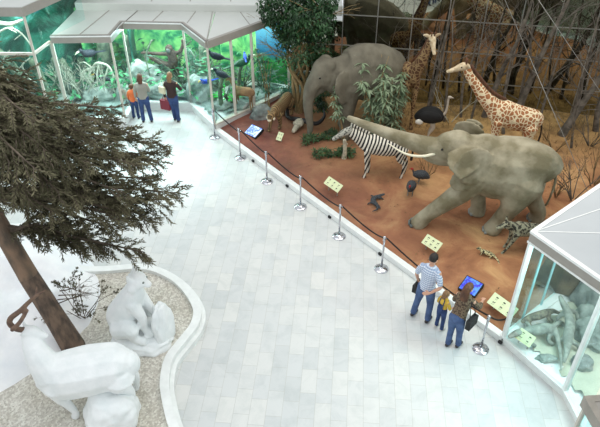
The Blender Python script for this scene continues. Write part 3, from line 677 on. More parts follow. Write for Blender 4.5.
gt = creature('genet', 'little spotted cream cat crouching on the earth in front of the hyena', 'cat', P(p), 150, 'genet',
     [('t', [(-.28,0,.10), (-.1,0,.14), (.12,0,.15), (.2,0,.17)], [(.04,.05), (.08,.09), (.075,.08), (.05,.05)]), ('e', (.27,0,.21), (.075,.055,.055)), ('t', [(.3,0,.2), (.37,0,.18)], [.03,.015]),
      ('t', [(-.28,0,.10), (-.42,.08,.05), (-.5,.2,.04)], [.035,.03,.02])] + [leg(s*.06, [(x,0,.12), (x+.04,0,.05), (x+.07,0,.015)], [.035,.022,.02]) for x in (-.2,.12) for s in (1,-1)] + [('t', [(.25,.035*s,.25), (.25,.045*s,.29)], [.018,.008]) for s in (1,-1)], .012, scale=.7)
# tawny striped cat
p = G(281, 123)
tg = creature('tiger', 'tawny striped big cat walking forward between the ficus and the horned skull', 'big cat', P(p), -112, 'tiger',
     [('t', [(-.75,0,.66), (-.6,0,.70), (-.1,0,.66), (.4,0,.70), (.55,0,.70)], [(.10,.14), (.19,.22), (.20,.22), (.20,.24), (.14,.17)]),
      ('t', [(.5,0,.72), (.68,0,.72), (.78,0,.70)], [(.14,.17), (.13,.14), (.13,.13)]), ('e', (.80,0,.70), (.15,.15,.14)), ('t', [(.85,0,.67), (.98,0,.63)], [(.08,.07), (.055,.045)]),
      leg(.13, [(.42,0,.6), (.40,0,.36), (.36,0,.18), (.42,0,.05)], [.13,.08,.055,.07]), leg(-.13, [(.42,0,.6), (.56,0,.36), (.66,0,.18), (.74,0,.05)], [.13,.08,.055,.07]),
      leg(.13, [(-.62,0,.62), (-.55,0,.38), (-.70,0,.24), (-.66,0,.05)], [.16,.10,.05,.065]), leg(-.13, [(-.62,0,.62), (-.45,0,.38), (-.56,0,.24), (-.50,0,.05)], [.16,.10,.05,.065]),
      ('e', (.76,.12,.83), (.03,.05,.05)), ('e', (.76,-.12,.83), (.03,.05,.05)), ('t', [(-.8,0,.7), (-.98,0,.45), (-1.1,.05,.2), (-1.3,.1,.2)], [.05,.04,.035,.03])], .02, scale=.88)
M['muzzle'] = plain('cream_muzzle_fur', (.88,.84,.74), .9)
bm = B(); ell(bm, (.96,0,.62), (.06,.07,.05)); ell(bm, (.84,.12,.64), (.06,.04,.06)); ell(bm, (.84,-.12,.64), (.06,.04,.06)); build('muzzle', bm, 'muzzle', tg)
eyes(tg, [(.91,.07,.75), (.91,-.07,.75)], .018)
# horned skull
p = G(298, 129)
sk = thing('horned_skull', 'bleached buffalo skull with huge dark curved horns on the red earth', 'skull', (p.x, p.y, p.z), math.radians(-115))
bm = B(); shapes(bm, [('t', [(-.22,0,.16), (-.08,0,.18), (.12,0,.13), (.34,0,.09)], [(.16,.10), (.15,.12), (.095,.09), (.06,.06)]), ('e', (0,.12,.18), (.07,.05,.06)), ('e', (0,-.12,.18), (.07,.05,.06))]); build('skull', bm, 'bone', sk, voxel=.016, sm=2)
for s in (1, -1):
    bm = B(); stube(bm, [(-.2,.06*s,.22), (-.22,.30*s,.18), (-.34,.52*s,.16), (-.60,.62*s,.30), (-.80,.48*s,.48)], [(.09,.07), (.085,.07), (.07,.06), (.045,.04), (.012,.012)], 10); build('horn', bm, 'horn', sk)

# ---- lizards in the right case
def big_lizard(label, pts, legs, mat, scale=1):
    base = pts[len(pts)//2][0]
    z0 = .30
    c = Vector((sum(q[0][0] for q in pts)/len(pts), sum(q[0][1] for q in pts)/len(pts), z0-.02))
    t = thing('monitor_lizard', label, 'lizard', tuple(c))
    L = [('t', [(q[0][0]-c.x, q[0][1]-c.y, q[0][2]-c.z) for q in pts], [(q[1]*.82, q[1]*.66) for q in pts])]
    for (a, b_, e) in legs: L.append(('t', [tuple(Vector(v)-c) for v in (a, b_, e)], [.055,.042,.04]))
    bm = B(); shapes(bm, L); build('body', bm, mat, t, voxel=.016, sm=2); return t
def A2(px, py, z): return tuple(at(px, py, z))
def lizpath(pix): return [(A2(x, y, z), r) for x, y, z, r in pix]
big_lizard('large pale grey lizard lying across the front of the glass case', lizpath([(509,337,.50,.05), (517,333,.52,.09), (526,331,.50,.10), (536,330,.52,.15), (546,328,.52,.15), (554,330,.48,.11), (558,341,.42,.07), (561,356,.36,.05), (561,370,.32,.03)]),
    [(A2(529,333,.45), A2(530,342,.40), A2(535,346,.30)), (A2(530,328,.45), A2(526,322,.4), A2(524,320,.3)), (A2(551,331,.45), A2(548,340,.40), A2(553,344,.30)), (A2(552,328,.45), A2(560,322,.40), A2(564,326,.30))], 'lizard')
big_lizard('grey lizard rearing its dark head at the back of the glass case', lizpath([(560,296,.95,.05), (563,303,.85,.08), (568,313,.65,.11), (570,325,.55,.13), (568,337,.50,.13), (567,350,.42,.08), (564,362,.34,.04)]),
    [(A2(567,310,.65), A2(576,313,.5), A2(578,322,.3)), (A2(565,312,.65), A2(558,318,.5), A2(557,324,.3)), (A2(568,340,.5), A2(577,345,.4), A2(580,350,.3)), (A2(568,340,.5), A2(560,340,.4), A2(559,347,.3))], 'lizard')
big_lizard('mottled brown lizard lying along the side glass of the case', lizpath([(522,322,.40,.05), (529,318,.45,.09), (537,316,.45,.12), (546,313,.45,.11), (553,311,.40,.07), (561,314,.36,.04)]),
    [(A2(530,318,.4), A2(529,324,.38), A2(532,327,.3)), (A2(548,313,.4), A2(549,319,.38), A2(552,321,.3))], 'lizard_d')
# ================================================================== STANCHIONS, ROPES, CARDS, SCREENS
def make_stanchion():
    t = thing('stanchion', 'x', 'barrier post', group='chrome barrier posts along the curb')
    bm = B(); lathe(bm, [(.165,0), (.17,.008), (.165,.018), (.10,.034), (.04,.045), (.03,.06)], n=24); build('base', bm, 'chrome', t)
    bm = B(); lathe(bm, [(.022,.04), (.022,.88)], n=14); build('pole', bm, 'chrome', t)
    bm = B(); lathe(bm, [(.022,.86), (.034,.865), (.036,.91), (.028,.92), (.026,.95), (.034,.965), (.030,.985), (.012,.995)], n=16)
    build('cap', bm, 'chrome', t)
    bm = B(); box(bm, (0,.045,.895), (.02,.05,.022)); build('hook', bm, 'chrome', t, bevel=.003)
    return t
sproto = make_stanchion()
spix = [(215,137.5,'chrome barrier post at the corner of the bird case, farthest of the row'), (240.5,158,'chrome barrier post in front of the pale screen'), (267,181.5,'third chrome barrier post from the back, below the small white card'),
        (300.5,207,'chrome barrier post below and left of the tilted sign with animal prints'), (339,236.5,'middle chrome barrier post, below the sign with animal prints'), (381.3,269,'chrome barrier post nearest to the man in the striped shirt, left of him'), (480.5,349,'chrome barrier post right of the woman, nearest of the row')]
tops = []
for i, (x, y, lab) in enumerate(spix):
    o = sproto if i == 0 else copy_tree(sproto)
    p = at(x, y, 0); o.location = (p.x, p.y, 0); o.rotation_euler.z = math.atan2(cn.y, cn.x)-PI/2; o['label'] = lab
    tops.append(Vector((p.x, p.y, .895)) + Vector((cn.x, cn.y, 0))*.075)
wl = Vector((4.20, 8.86, .62))
ropelab = ['black rope from the bird case corner post to the next', 'black rope hanging beside the pale screen', 'black rope below the small white card', 'black rope below the tilted sign with animal prints', 'black rope above the long curb, ending left of the man', 'black rope running behind the family of three', 'short black rope from the nearest barrier post to the glass lizard case']
ends = tops + [wl]
for i in range(len(ends)-1):
    a, b_ = ends[i], ends[i+1]; d = (b_-a).length; sag = .36 if i < 6 else .08
    if i == 5: sag = .40
    pts = []
    for k in range(17):
        t = k/16; q = a.lerp(b_, t); q.z -= sag*4*t*(1-t); q += Vector((cn.x, cn.y, 0))*(.22*4*t*(1-t) if i < 6 else 0); pts.append(q)
    bm = B(); tube(bm, pts, [.018]*17, 8); tag(build('barrier_rope', bm, 'rope'), ropelab[i], 'rope', 'black barrier ropes')
bm = B(); box(bm, (0,0,0), (.03,.03,.05))
# small dark clips on the outer face of the curb
cl = None
for i, (x, y) in enumerate(((285,186), (326,218), (376,255.5), (497,344), (252,160.5))):
    p = at(x, y, .06); d = (Vector((p.x, p.y))-CB0).dot(cdir); q = CB0+cdir*d-cn*.02
    if cl is None: box_bm = B(); box(box_bm, (0,0,0), (.09,.05,.06)); cl = build('curb_clip', box_bm, 'black', bevel=.01); o = cl
    else: o = cl.copy(); C.objects.link(o)
    o.location = (q.x, q.y, .035); o.rotation_euler.z = math.atan2(cdir.y, cdir.x)
    tag(o, ['small black clip low on the curb below the fourth barrier post', 'small black clip on the curb above the middle barrier post', 'small black clip on the curb above the post left of the man', 'small black clip on the curb at the corner of the lizard case', 'small black clip on the curb near the pale screen'][i], 'clip', 'black clips on the curb')

def fitpoly(bm, pts, z):
    bm.faces.new([bm.verts.new((x, y, z)) for x, y in pts])
ANIM = [  # little side-view silhouettes for the signs, unit boxes
    [(-.9,.0),(-.8,.35),(-.3,.42),(.4,.40),(.6,.75),(.9,.8),(.95,.6),(.7,.45),(.55,.1),(.5,-.6),(.38,-.6),(.35,-.05),(-.5,-.05),(-.55,-.6),(-.68,-.6),(-.72,0)],
    [(-.95,.1),(-.6,.5),(.1,.55),(.5,.35),(.9,.45),(.95,.2),(.6,.05),(.45,-.5),(.3,-.5),(.28,0),(-.35,0),(-.4,-.5),(-.55,-.5),(-.6,.05)],
    [(-.9,-.1),(-.5,.4),(.3,.5),(.8,.2),(.95,-.1),(.6,-.3),(-.2,-.35)]]
def sign(px, py, w, h, label, rot, stand=.28, tilt=38, case=False, cells=(3,2)):
    p = G(px, py) if not case else at(px, py, .30)
    t = thing('info_sign', label, 'sign', (p.x, p.y, p.z), math.radians(rot), 'pale information signs')
    R = Euler((math.radians(tilt), 0, 0)).to_matrix(); c = Vector((0, 0, stand))
    bm = B(); box(bm, c, (w, h, .014), rx=math.radians(tilt)); build('panel', bm, 'card', t, bevel=.003)
    bm = B(); nx, ny = cells; r = random.Random(px)
    def add(pts, cx, cy, s):
        vs = [bm.verts.new(c + R @ Vector((cx+x*s, cy+y*s, .0085))) for x, y in pts]; bmesh.ops.triangulate(bm, faces=[bm.faces.new(vs)])
    for i in range(nx):
        for j in range(ny):
            cx = (-.5+(i+.5)/nx)*w*.9; cy = (-.5+(j+.5)/ny)*h*.86; s = min(w/nx, h/ny)*.27
            add(ANIM[(i+j) % 3], cx, cy+s*.1, s)
            for l in range(2): add([(-1,-.05),(1-.4*l,-.05),(1-.4*l,.05),(-1,.05)], cx, cy-s*(.85+.22*l), s*.8)
    build('print', bm, 'ink', t, smooth=False)
    bm = B(); bar(bm, (-w*.3,.0,-.03), (-w*.3,.0,stand-.01), .02, .02); bar(bm, (w*.3,0,-.03), (w*.3,0,stand-.01), .02, .02)
    bar(bm, (-w*.3,0,stand-.014), (w*.3,0,stand-.014), .02, .015); build('stand', bm, 'alu', t, smooth=False)
    return t
sign(333, 193, .56, .24, 'long pale sign with animal prints on the earth between two barrier posts left of centre', -51)
sign(430.5, 252, .46, .26, 'pale sign with animal prints above the head of the man', -49)
sign(500, 315, .62, .28, 'large pale sign with animal prints beside the lizard case', -53)
sign(280, 141, .18, .26, 'small white card leaning on the earth in front of the striped big cat', -30, .16, 45, cells=(2,2))
sign(523, 345, .34, .24, 'small pale sign inside the lizard case', -50, .22, 42, True, (2,2))
def kiosk(px, py, w, h, label, mat, rot, mz, tilt=22):
    p = G(px, py); t = thing('touch_screen', label, 'screen', (p.x, p.y, p.z-.02), math.radians(rot))
    tr = math.radians(tilt)
    bm = B(); n = 10   # housing: sloped box sunk in the mound
    box(bm, (0, 0, .02), (w+.05, h+.05, .10), rx=tr); build('housing', bm, 'black', t, bevel=.01)
    R = Euler((tr, 0, 0)).to_matrix(); c = Vector((0,0,.02))
    bm = B(); f = [c+R @ Vector(v) for v in ((-w/2,-h/2,.056), (w/2,-h/2,.056), (w/2,h/2,.056), (-w/2,h/2,.056))]; g = [v-R@Vector((0,0,.01)) for v in f]
    A_ = [bm.verts.new(v) for v in f]; B_ = [bm.verts.new(v) for v in g]; bm.faces.new(A_); bm.faces.new(B_[::-1])
    for i in range(4): bm.faces.new((A_[i], B_[i], B_[(i+1)%4], A_[(i+1)%4]))
    build('screen', bm, mat, t, smooth=False); return t
kiosk(254, 132, .42, .36, 'lit pale blue touch screen sunk in a red mound near the bird case', 'screen_w', -40, 0)
kiosk(471, 287, .38, .34, 'lit deep blue touch screen in front of the mother and child', 'screen_b', -42, 0)

# ================================================================== WHITE SCULPTURES
p = at(140, 338, .2); GZ = .19
def rockform(name, label, cat, c, r, seed, mat='plaster', amp=.22, parent=None):
    bm = B(); bmesh.ops.create_icosphere(bm, subdivisions=5, radius=1)
    for v in bm.verts:
        n = noise.noise(v.co*1.4+Vector((seed,0,0)))*amp + noise.noise(v.co*4+Vector((0,seed,0)))*amp*.3
        v.co = v.co*(1+n); v.co.z = max(v.co.z, -.35); v.co = Vector((v.co.x*r[0], v.co.y*r[1], (v.co.z+.35)*r[2]))
    if parent is None:
        o = build(name, bm, mat); o.location = c; return tag(o, label, cat)
    o = build(name, bm, mat, parent); o.location = c; return o
# seated lynx
p = at(138, 338, .2)
ly = thing('lynx_sculpture', 'white plaster sculpture of a seated lynx on a rock in the gravel bed', 'sculpture', (p.x+.08, p.y+.08, GZ), math.radians(-12)); ly.scale = (1.12,)*3
rockform('rock_base', '', '', (.0,.0,-.02), (.60,.50,.22), 3, parent=ly)
rockform('rock_base', '', '', (.40,.06,.0), (.17,.30,.60), 5, parent=ly)
L = [('t', [(-.34,0,.32), (-.28,0,.50), (-.14,0,.80), (.0,0,1.08), (.06,0,1.28)], [(.28,.26), (.33,.31), (.28,.25), (.21,.20), (.14,.13)]),
     ('e', (.12,0,1.42), (.18,.165,.155)), ('t', [(.22,0,1.39), (.34,0,1.35)], [(.095,.08), (.06,.05)]),
     ('e', (.08,.15,1.33), (.09,.06,.09)), ('e', (.08,-.15,1.33), (.09,.06,.09)),
     ('t', [(.06,.11,1.50), (.04,.16,1.64)], [(.075,.045), (.015,.012)]), ('t', [(.06,-.11,1.50), (.04,-.16,1.64)], [(.075,.045), (.015,.012)]),
     leg(.14, [(.0,0,.98), (.14,0,.72), (.22,0,.55), (.34,0,.50)], [.13,.09,.075,.08]), leg(-.14, [(.0,0,.98), (.14,0,.68), (.16,0,.40), (.26,0,.24)], [.13,.09,.075,.08]),
     leg(.26, [(-.28,0,.40), (-.04,.04,.48), (.0,.04,.28), (.20,.04,.20)], [.20,.17,.09,.08]), leg(-.26, [(-.28,0,.40), (-.04,-.04,.48), (.0,-.04,.28), (.20,-.04,.20)], [.20,.17,.09,.08])]
bm = B(); shapes(bm, L); build('body', bm, 'plaster', ly, voxel=.02, sm=2)
for s in (1,-1):
    bm = B(); ell(bm, (.27,.07*s,1.45), (.022,.022,.018), seg=8); build('eye', bm, 'rock_w', ly)
# white stag
so = Vector((-3.80, 7.12, GZ)); SR = Matrix.Rotation(math.radians(-191), 3, 'Z')
st = thing('stag_sculpture', 'large white plaster stag sculpture with a brown antler at the lower left', 'sculpture', tuple(so), math.radians(191))
def SL(px, py, z): return tuple(SR @ (at(px, py, z)-so))
SH = Vector(SL(28, 332, 1.95))
def SHo(x, y, z): return (SH.x+x, SH.y+y, SH.z+z)
SD = [('t', [(-.68,0,.88), (-.56,0,.97), (-.15,0,.96), (.20,0,.92), (.46,0,.92), (.62,0,.96)], [(.18,.24), (.42,.42), (.46,.45), (.44,.46), (.38,.44), (.26,.34)]),
      ('e', (-.76,.0,.97), (.24,.24,.26)),
      ('t', [(.50,0,1.0), tuple(Vector((.58,0,1.1)).lerp(SH, .35)), tuple(Vector((.62,0,1.1)).lerp(SH, .75)), SHo(0,0,-.05)], [(.30,.36), (.23,.27), (.165,.18), (.13,.14)]),
      ('t', [SHo(.02,.0,0), SHo(-.08,.02,.0), SHo(-.20,.05,-.05), SHo(-.29,.07,-.09)], [(.13,.12), (.12,.12), (.075,.08), (.045,.05)]),
      ('t', [SHo(.04,.08,.05), SHo(.10,.17,.12)], [(.05,.03), (.012,.01)]), ('t', [SHo(.04,-.08,.06), SHo(.08,-.18,.14)], [(.05,.03), (.012,.01)]),
      leg(.19, [(.44,0,.85), (.44,.02,.62), (.36,.03,.42), (.28,.03,.15), (.30,.03,.02)], [.22,.12,.085,.06,.08]), leg(-.19, [(.46,0,.85), (.48,0,.62), (.46,0,.42), (.42,0,.15), (.46,0,.02)], [.22,.12,.085,.06,.08]),
      leg(.20, [(-.60,0,.88), (-.58,0,.66), (-.74,0,.46), (-.72,0,.15), (-.68,0,.02)], [.30,.17,.085,.06,.08]), leg(-.20, [(-.60,0,.88), (-.62,0,.66), (-.80,0,.46), (-.80,0,.15), (-.76,0,.02)], [.30,.17,.085,.06,.08])]
bm = B(); shapes(bm, SD); build('body', bm, 'plaster', st, voxel=.024, sm=3)
bm = B(); shapes(bm, [('t', [SHo(.03,0,.06), SL(17,329,2.08), SL(10,324,2.2), SL(11,318,2.3), SL(20,311,2.42), SL(28,303,2.5), SL(36,296,2.6), SL(46,290,2.7)], [.05,.05,.05,.048,.044,.038,.03,.012]), ('t', [SL(12,330,2.2), SL(20,322,2.3), SL(27,310,2.44)], [.04,.036,.034]), ('t', [SL(36,296,2.6), SL(37,286,2.66)], [.028,.01])])
build('antler', bm, 'antler', st, voxel=.016, sm=1)
r1 = at(108, 404, .2); rockform('rock_sculpture', 'pale draped plaster rock under the hind part of the white stag', 'sculpture', (r1.x+.15, r1.y-.25, GZ-.02), (.50,.46,.52), 9)
# snowy white mound at the far left
bm = B(); g = {}; n = 90
mc = Vector((-6.75, 9.3)); rx, ry = 2.25, 2.75
for i in range(n+1):
    for j in range(n*2):
        a = 2*PI*j/(2*n); r = i/n; x = mc.x+rx*r*math.cos(a)*(1+.12*math.sin(3*a+1)); y = mc.y+ry*r*math.sin(a)*(1+.1*math.sin(2*a))
        h = (1-r**3)*((.42)+.28*noise.noise(Vector((x*1.1, y*.9, 1)))+.13*abs(noise.noise(Vector((x*2.6+y*.8, y*1.0, 5))))+.03*noise.noise(Vector((x*9, y*5, 2))))
        g[i, j] = bm.verts.new((x, y, GZ-.05+h))
for i in range(n):
    for j in range(2*n): bm.faces.new((g[i,j], g[i+1,j], g[i+1,(j+1)%(2*n)], g[i,(j+1)%(2*n)]))
bmesh.ops.remove_doubles(bm, verts=bm.verts[:], dist=.0005)
tag(build('snow_mound', bm, 'snow'), 'wrinkled white snow-like mound around the foot of the pine at the left edge', 'snow mound', kind='stuff')

# ================================================================== PLANTS
def grow(bm, p, d, l, r, depth, rnd, tips=None, spread=.6, droop=0, n=6, ratio=.68):
    q = p; pts = [p]; rad = [r]
    for k in range(3):
        d = (d + rv(rnd)*.16 + Vector((0,0,-droop))).normalized(); q = q+d*l/3; pts.append(q); rad.append(r*(1-.12*(k+1)))
    tube(bm, pts, rad, n)
    if tips is not None and depth <= 1: tips.append((q, d))
    if depth > 0:
        for k in range(rnd.choice((2,3))):
            i = rnd.choice((2,3,3)); nd = (d + rv(rnd)*spread).normalized(); grow(bm, pts[i], nd, l*ratio*rnd.uniform(.8,1.15), r*.55, depth-1, rnd, tips, spread, droop, max(4, n-1), ratio)
# --- pine at the left, leaning
rnd = random.Random(4)
tb = at(74, 346, .2)
pt = thing('pine_tree', 'leaning pine with orange-brown bark and drooping brownish needles over the gravel bed', 'tree', (tb.x, tb.y, GZ))
TR = [(0,0,-.1), (-.24,.10,.75), (-.56,.26,1.7), (-.80,.38,2.7), (-.98,.50,3.7), (-1.05,.6,4.7), (-1.05,.7,5.6), (-1.0,.75,6.1)]
RR = [.24,.20,.185,.165,.13,.09,.05,.02]
bm = B(); stube(bm, TR[:3], RR[:3], 14, 5); build('trunk', bm, 'bark', pt)
bm = B(); stube(bm, TR[2:], RR[2:], 14, 5); build('upper_trunk', bm, 'bark_o', pt)
def trunk_at(z):
    for a, b_ in zip(TR, TR[1:]):
        if a[2] <= z <= b_[2]: return Vector(a).lerp(Vector(b_), (z-a[2])/(b_[2]-a[2]))
    return Vector(TR[-1])
tipsp = [(176,189,3.5), (160,158,3.9), (160,140,4.2), (150,150,4.0), (132,128,4.4), (116,104,4.9), (100,118,4.8), (166,196,3.2), (150,215,3.1), (144,248,2.5), (118,225,3.2), (100,240,2.7), (128,190,3.9), (105,165,4.3), (85,190,4.0), (75,235,2.8),
         (85,140,4.7), (60,112,5.2), (40,95,5.4), (20,82,5.6), (0,80,5.8), (0,110,5.4), (25,130,5.2), (50,150,4.9), (10,160,5.0), (30,190,4.4), (55,210,3.9), (-10,200,4.2), (-40,150,5.0), (70,170,4.4), (135,160,4.2), (-70,100,5.6), (-90,180,4.6), (118,118,4.7), (0,130,5.3), (-15,100,5.7), (35,118,5.4),(112,205,3.5),(130,215,3.3),(35,165,4.9),(60,190,4.3),(40,140,5.1),(92,160,4.5),(112,140,4.6),(150,175,3.8),(140,200,3.4),(75,122,5.0)]
branch = B(); needles = B(); nN = 0
def spray(o, d, l, rnd):
    """a flattened twig with needles along it"""
    global nN
    side = d.cross(Vector((0,0,1)));
    if side.length < .1: side = Vector((1,0,0))
    side.normalize(); p = o; pts = [o]; dd = d.copy()
    for k in range(4):
        dd = (dd + rv(rnd)*.12 + Vector((0,0,-.05))).normalized(); p = p+dd*l/4; pts.append(p)
    tube(branch, pts, [.010,.009,.007,.005,.003], 4, round_ends=False)
    m = int(l/.024)
    for k in range(m):
        t = k/m*4; i = min(3, int(t)); q = pts[i].lerp(pts[i+1], t-i)
        for s in (-1, 1):
            nd = (pts[i+1]-pts[i]).normalized()*.8 + side*s*rnd.uniform(.2,.75) + Vector((0,0,rnd.uniform(-.45,.5)))
            leaf(needles, q, nd, rv(rnd), rnd.uniform(.05,.125), .021); nN += 1
for (x, y, z) in tipsp:
    w_ = at(x, y+4, z-.05) - Vector((tb.x, tb.y, GZ)); zb_ = min(5.9, max(2.6, w_.z+rnd.uniform(.0,.7)))
    a = trunk_at(zb_); mid_ = a.lerp(w_, .5)+Vector((0,0,.18)); pts, rads = smoothpts([a, mid_+rv(rnd)*.15, w_], [.055,.032,.008], 7)
    tube(branch, pts, rads, 6)
    ln_ = (w_-a).length
    for k in range(3, len(pts)):
        d = (pts[k]-pts[k-1]).normalized()
        nn = 3 if w_.z+GZ < 4.6 and x > 60 else 2
        for s in range(nn):
            sd = d.cross(Vector((0,0,1))).normalized()*rnd.choice((-1,1))
            nd = (d*.9 + sd*rnd.uniform(.3,1.1) + Vector((0,0,rnd.uniform(-.35,.3)))).normalized()
            L_ = rnd.uniform(.30,.62)*(1 if k < len(pts)-2 else .6)
            spray(pts[k]-d*rnd.random()*.12, nd, L_, rnd)
            if rnd.random() < .5: spray(pts[k]+nd*L_*.5, (nd+rv(rnd)*.7).normalized(), L_*.6, rnd)
build('branches', branch, 'twig', pt)
build('needles', needles, 'needle', pt, smooth=False)
# a fallen lower branch of bare twigs beside the trunk
bm = B(); rnd = random.Random(21)
for k in range(5):
    grow(bm, Vector((.02+.05*k, .05, 1.0+.12*k))-Vector((.2,-.15,0)), Vector((.75, .3-.1*k, .0)), .34, .013, 3, rnd, spread=.55, n=5)
build('dead_branch', bm, 'twig', pt)
# twiggy dry shrub on the gravel by the trunk
pp = at(84, 318, .2)
sh = thing('dry_shrub', 'low bare grey-brown shrub between the pine trunk and the seated lynx', 'shrub', (pp.x, pp.y, GZ))
bm = B(); nd_ = B()
rnd = random.Random(5); tl = []
for k in range(9): grow(bm, Vector((.05*math.cos(k), .05*math.sin(k), 0)), Vector((math.cos(k*.7)*.6, math.sin(k*.7)*.6, .8)), .42, .012, 3, rnd, tl, .6, n=4)
build('stems', bm, 'twig', sh)
for q_, d_ in tl:
    for k in range(7): leaf(nd_, q_, d_+rv(rnd)*.8, rv(rnd), .07, .015)
build('leaves', nd_, 'needle', sh, smooth=False)

def leafy(bm, c, r, n, l, w, rnd, droop=.3):
    for k in range(n):
        v = rv(rnd); v = v*(v.length**-.35); p_ = Vector(c)+Vector((v.x*r[0], v.y*r[1], v.z*r[2]))
        leaf(bm, p_, rv(rnd)+Vector((0,0,-droop)), rv(rnd)*.6+Vector((0,0,1)), l*rnd.uniform(.7,1.2), w*rnd.uniform(.7,1.2))
# --- ficus
rnd = random.Random(8); p = at(299, 108, .1)
fx, fy = p.x, 18.15; fc = thing('ficus_tree', 'tall dark green ficus with twisted stems between bird case and elephant', 'tree', (fx, fy, hz(fx, fy)-.03))
bm = B(); lb = B()
for k in range(7):
    a = k*.9; top = Vector((-.1+.75*math.cos(a*1.7), .35*math.sin(a*1.3), 3.0+.35*math.sin(k*2)))
    base = Vector((.09*math.cos(a), .09*math.sin(a), 0)); mid1 = Vector((.20*math.cos(a+1.8), .16*math.sin(a+1.8), .9)); mid2 = Vector((.30*math.cos(a+.4)-.05, .2*math.sin(a), 1.8))
    stube(bm, [base, mid1, mid2, top], [.06,.05,.042,.02], 8)
    tl = []
    for q_ in (mid2, mid2.lerp(top, .5), top):
        for _ in range(2): grow(bm, q_, Vector((rnd.uniform(-1,1), rnd.uniform(-.6,.6), .6)).normalized(), .6, .018, 2, rnd, tl, .7, .03, 5)
    for q_, d_ in tl:
        if -.55 < q_.x < 1.0 and q_.y < .55:
            for _ in range(2): leafy(lb, q_, (.22,.18,.22), 12, .13, .06, rnd, .6)
build('stems', bm, 'stem', fc)
for c_, r_, n_ in (((-.35,-.1,3.5), (.85,.45,.7), 1150), ((.45,-.1,3.25), (.65,.4,.55), 700), ((-.45,-.1,2.75), (.35,.3,.35), 160), ((.55,-.2,2.3), (.4,.3,.4), 220), ((.1,-.1,2.8), (.6,.35,.4), 320), ((.75,-.15,1.8),(.3,.2,.35),160), ((-.75,-.1,3.3),(.35,.3,.4),200)):
    leafy(lb, c_, r_, n_, .14, .065, rnd, .6)
build('foliage', lb, 'ficus', fc, smooth=False)

def bamboo(name, label, px, py, stems, h, spread, mat, n, ls, seed, cat='plant', onground=None, lw=None, lean=(0,0), group=None, low=.25, stemmat='stem'):
    rnd = random.Random(seed); p = G(px, py) if onground is None else onground
    t = thing(name, label, cat, (p[0], p[1], p[2]-.02), group=group); bm = B(); lf = B()
    for k in range(stems):
        a = rnd.uniform(0, 2*PI); b0 = Vector((rnd.uniform(-.25,.25)*spread, rnd.uniform(-.15,.15)*spread, 0)); hh = h*rnd.uniform(.65,1.05)
        tp = b0+Vector((math.cos(a)*spread*rnd.uniform(.2,.8)+lean[0], math.sin(a)*spread*.45+lean[1], hh))
        pts, rad = smoothpts([b0, b0.lerp(tp, .5)+Vector((0,0,.1*h)), tp], [.018,.013,.006], 5); tube(bm, pts, rad, 6)
        for m in range(n):
            u = rnd.uniform(low, 1.0); q_ = pts[min(len(pts)-1, int(u*(len(pts)-1)))]+rv(rnd)*.10
            c_ = q_ + rv(rnd)*.12
            for f in range(6):
                aa = f*PI/3+rnd.random(); leaf(lf, c_, Vector((math.cos(aa), math.sin(aa), -.45)), Vector((0,0,1)), ls*rnd.uniform(.7,1.15), lw or ls*.24)
    build('stems', bm, stemmat, t); build('leaves', lf, mat, t, smooth=False); return t
bamboo('bamboo_palm', 'bushy grey-green bamboo palm in front of the flank of the rear elephant', 374, 141, 12, 2.5, 1.15, 'palm', 9, .27, 31, group='palms by the rear elephant')
bamboo('bamboo_palm', 'smaller grey-green palm right of the rear elephant, left of the forward-facing giraffe', 392, 138, 8, 2.1, .7, 'palm', 8, .26, 32, group='palms by the rear elephant')
bamboo('bamboo_palm', 'thin leafy stem in front of the head of the rear elephant', 345, 144, 3, 2.0, .3, 'palm', 6, .2, 33, group='palms by the rear elephant', lean=(-.3,0), low=.6)
bamboo('bamboo_palm', 'tall loose green bamboo in front of the painted sea', 262, 118, 5, 2.3, .55, 'leafd', 7, .14, 34, onground=(-1.0,18.15,.12))
bamboo('leafy_shrub', 'low dark green shrub at the foot of the ficus', 286, 108, 8, .9, .6, 'leafd', 9, .16, 35, onground=(-.35,18.6,.12), low=.1)
bamboo('leafy_shrub', 'dark bushy shrub behind the horned skull', 310, 104, 8, 1.1, .8, 'ficus', 10, .18, 36, onground=(.65,18.3,.12), low=.1)
for i, (x, y, s, lab) in enumerate(((321,140,10,'cut leafy green branch lying by the trunk of the rear elephant'), (334,156,11,'cut leafy green branch lying on the earth left of the zebra'))):
    p = G(x, y); rnd = random.Random(50+i); t = thing('leafy_branch', lab, 'branch', (p.x, p.y, p.z), .4-.3*i, 'green branches on the earth'); bm = B(); lf = B()
    for k in range(5):
        a = -.5+.25*k+(PI if k % 2 else 0); tp = Vector((math.cos(a)*.55, math.sin(a)*.35, .10)); pts, rad = smoothpts([(0,0,.02), tp*.5+Vector((0,0,.1)), tp], [.014,.01,.005], 5); tube(bm, pts, rad, 5)
        for q_ in pts[2:]:
            for f in range(8): leaf(lf, q_+rv(rnd)*.07, rv(rnd)*Vector((1,1,.5)), Vector((0,0,1)), .16, .045)
    build('stems', bm, 'stem', t); build('leaves', lf, 'leafy', t, smooth=False)
# a short pale stump between zebra and leaves
p = G(344, 158); t = thing('tree_stump', 'slim pale stump standing under the muzzle of the zebra', 'stump', (p.x, p.y, p.z-.02)); bm = B(); shapes(bm, [('t', [(0,0,0), (.02,0,.3), (-.01,0,.62)], [.085,.06,.05]), ('t', [(.0,0,.4), (.07,0,.5)], [.035,.025])]); build('trunk', bm, 'bone', t, voxel=.014, sm=1)

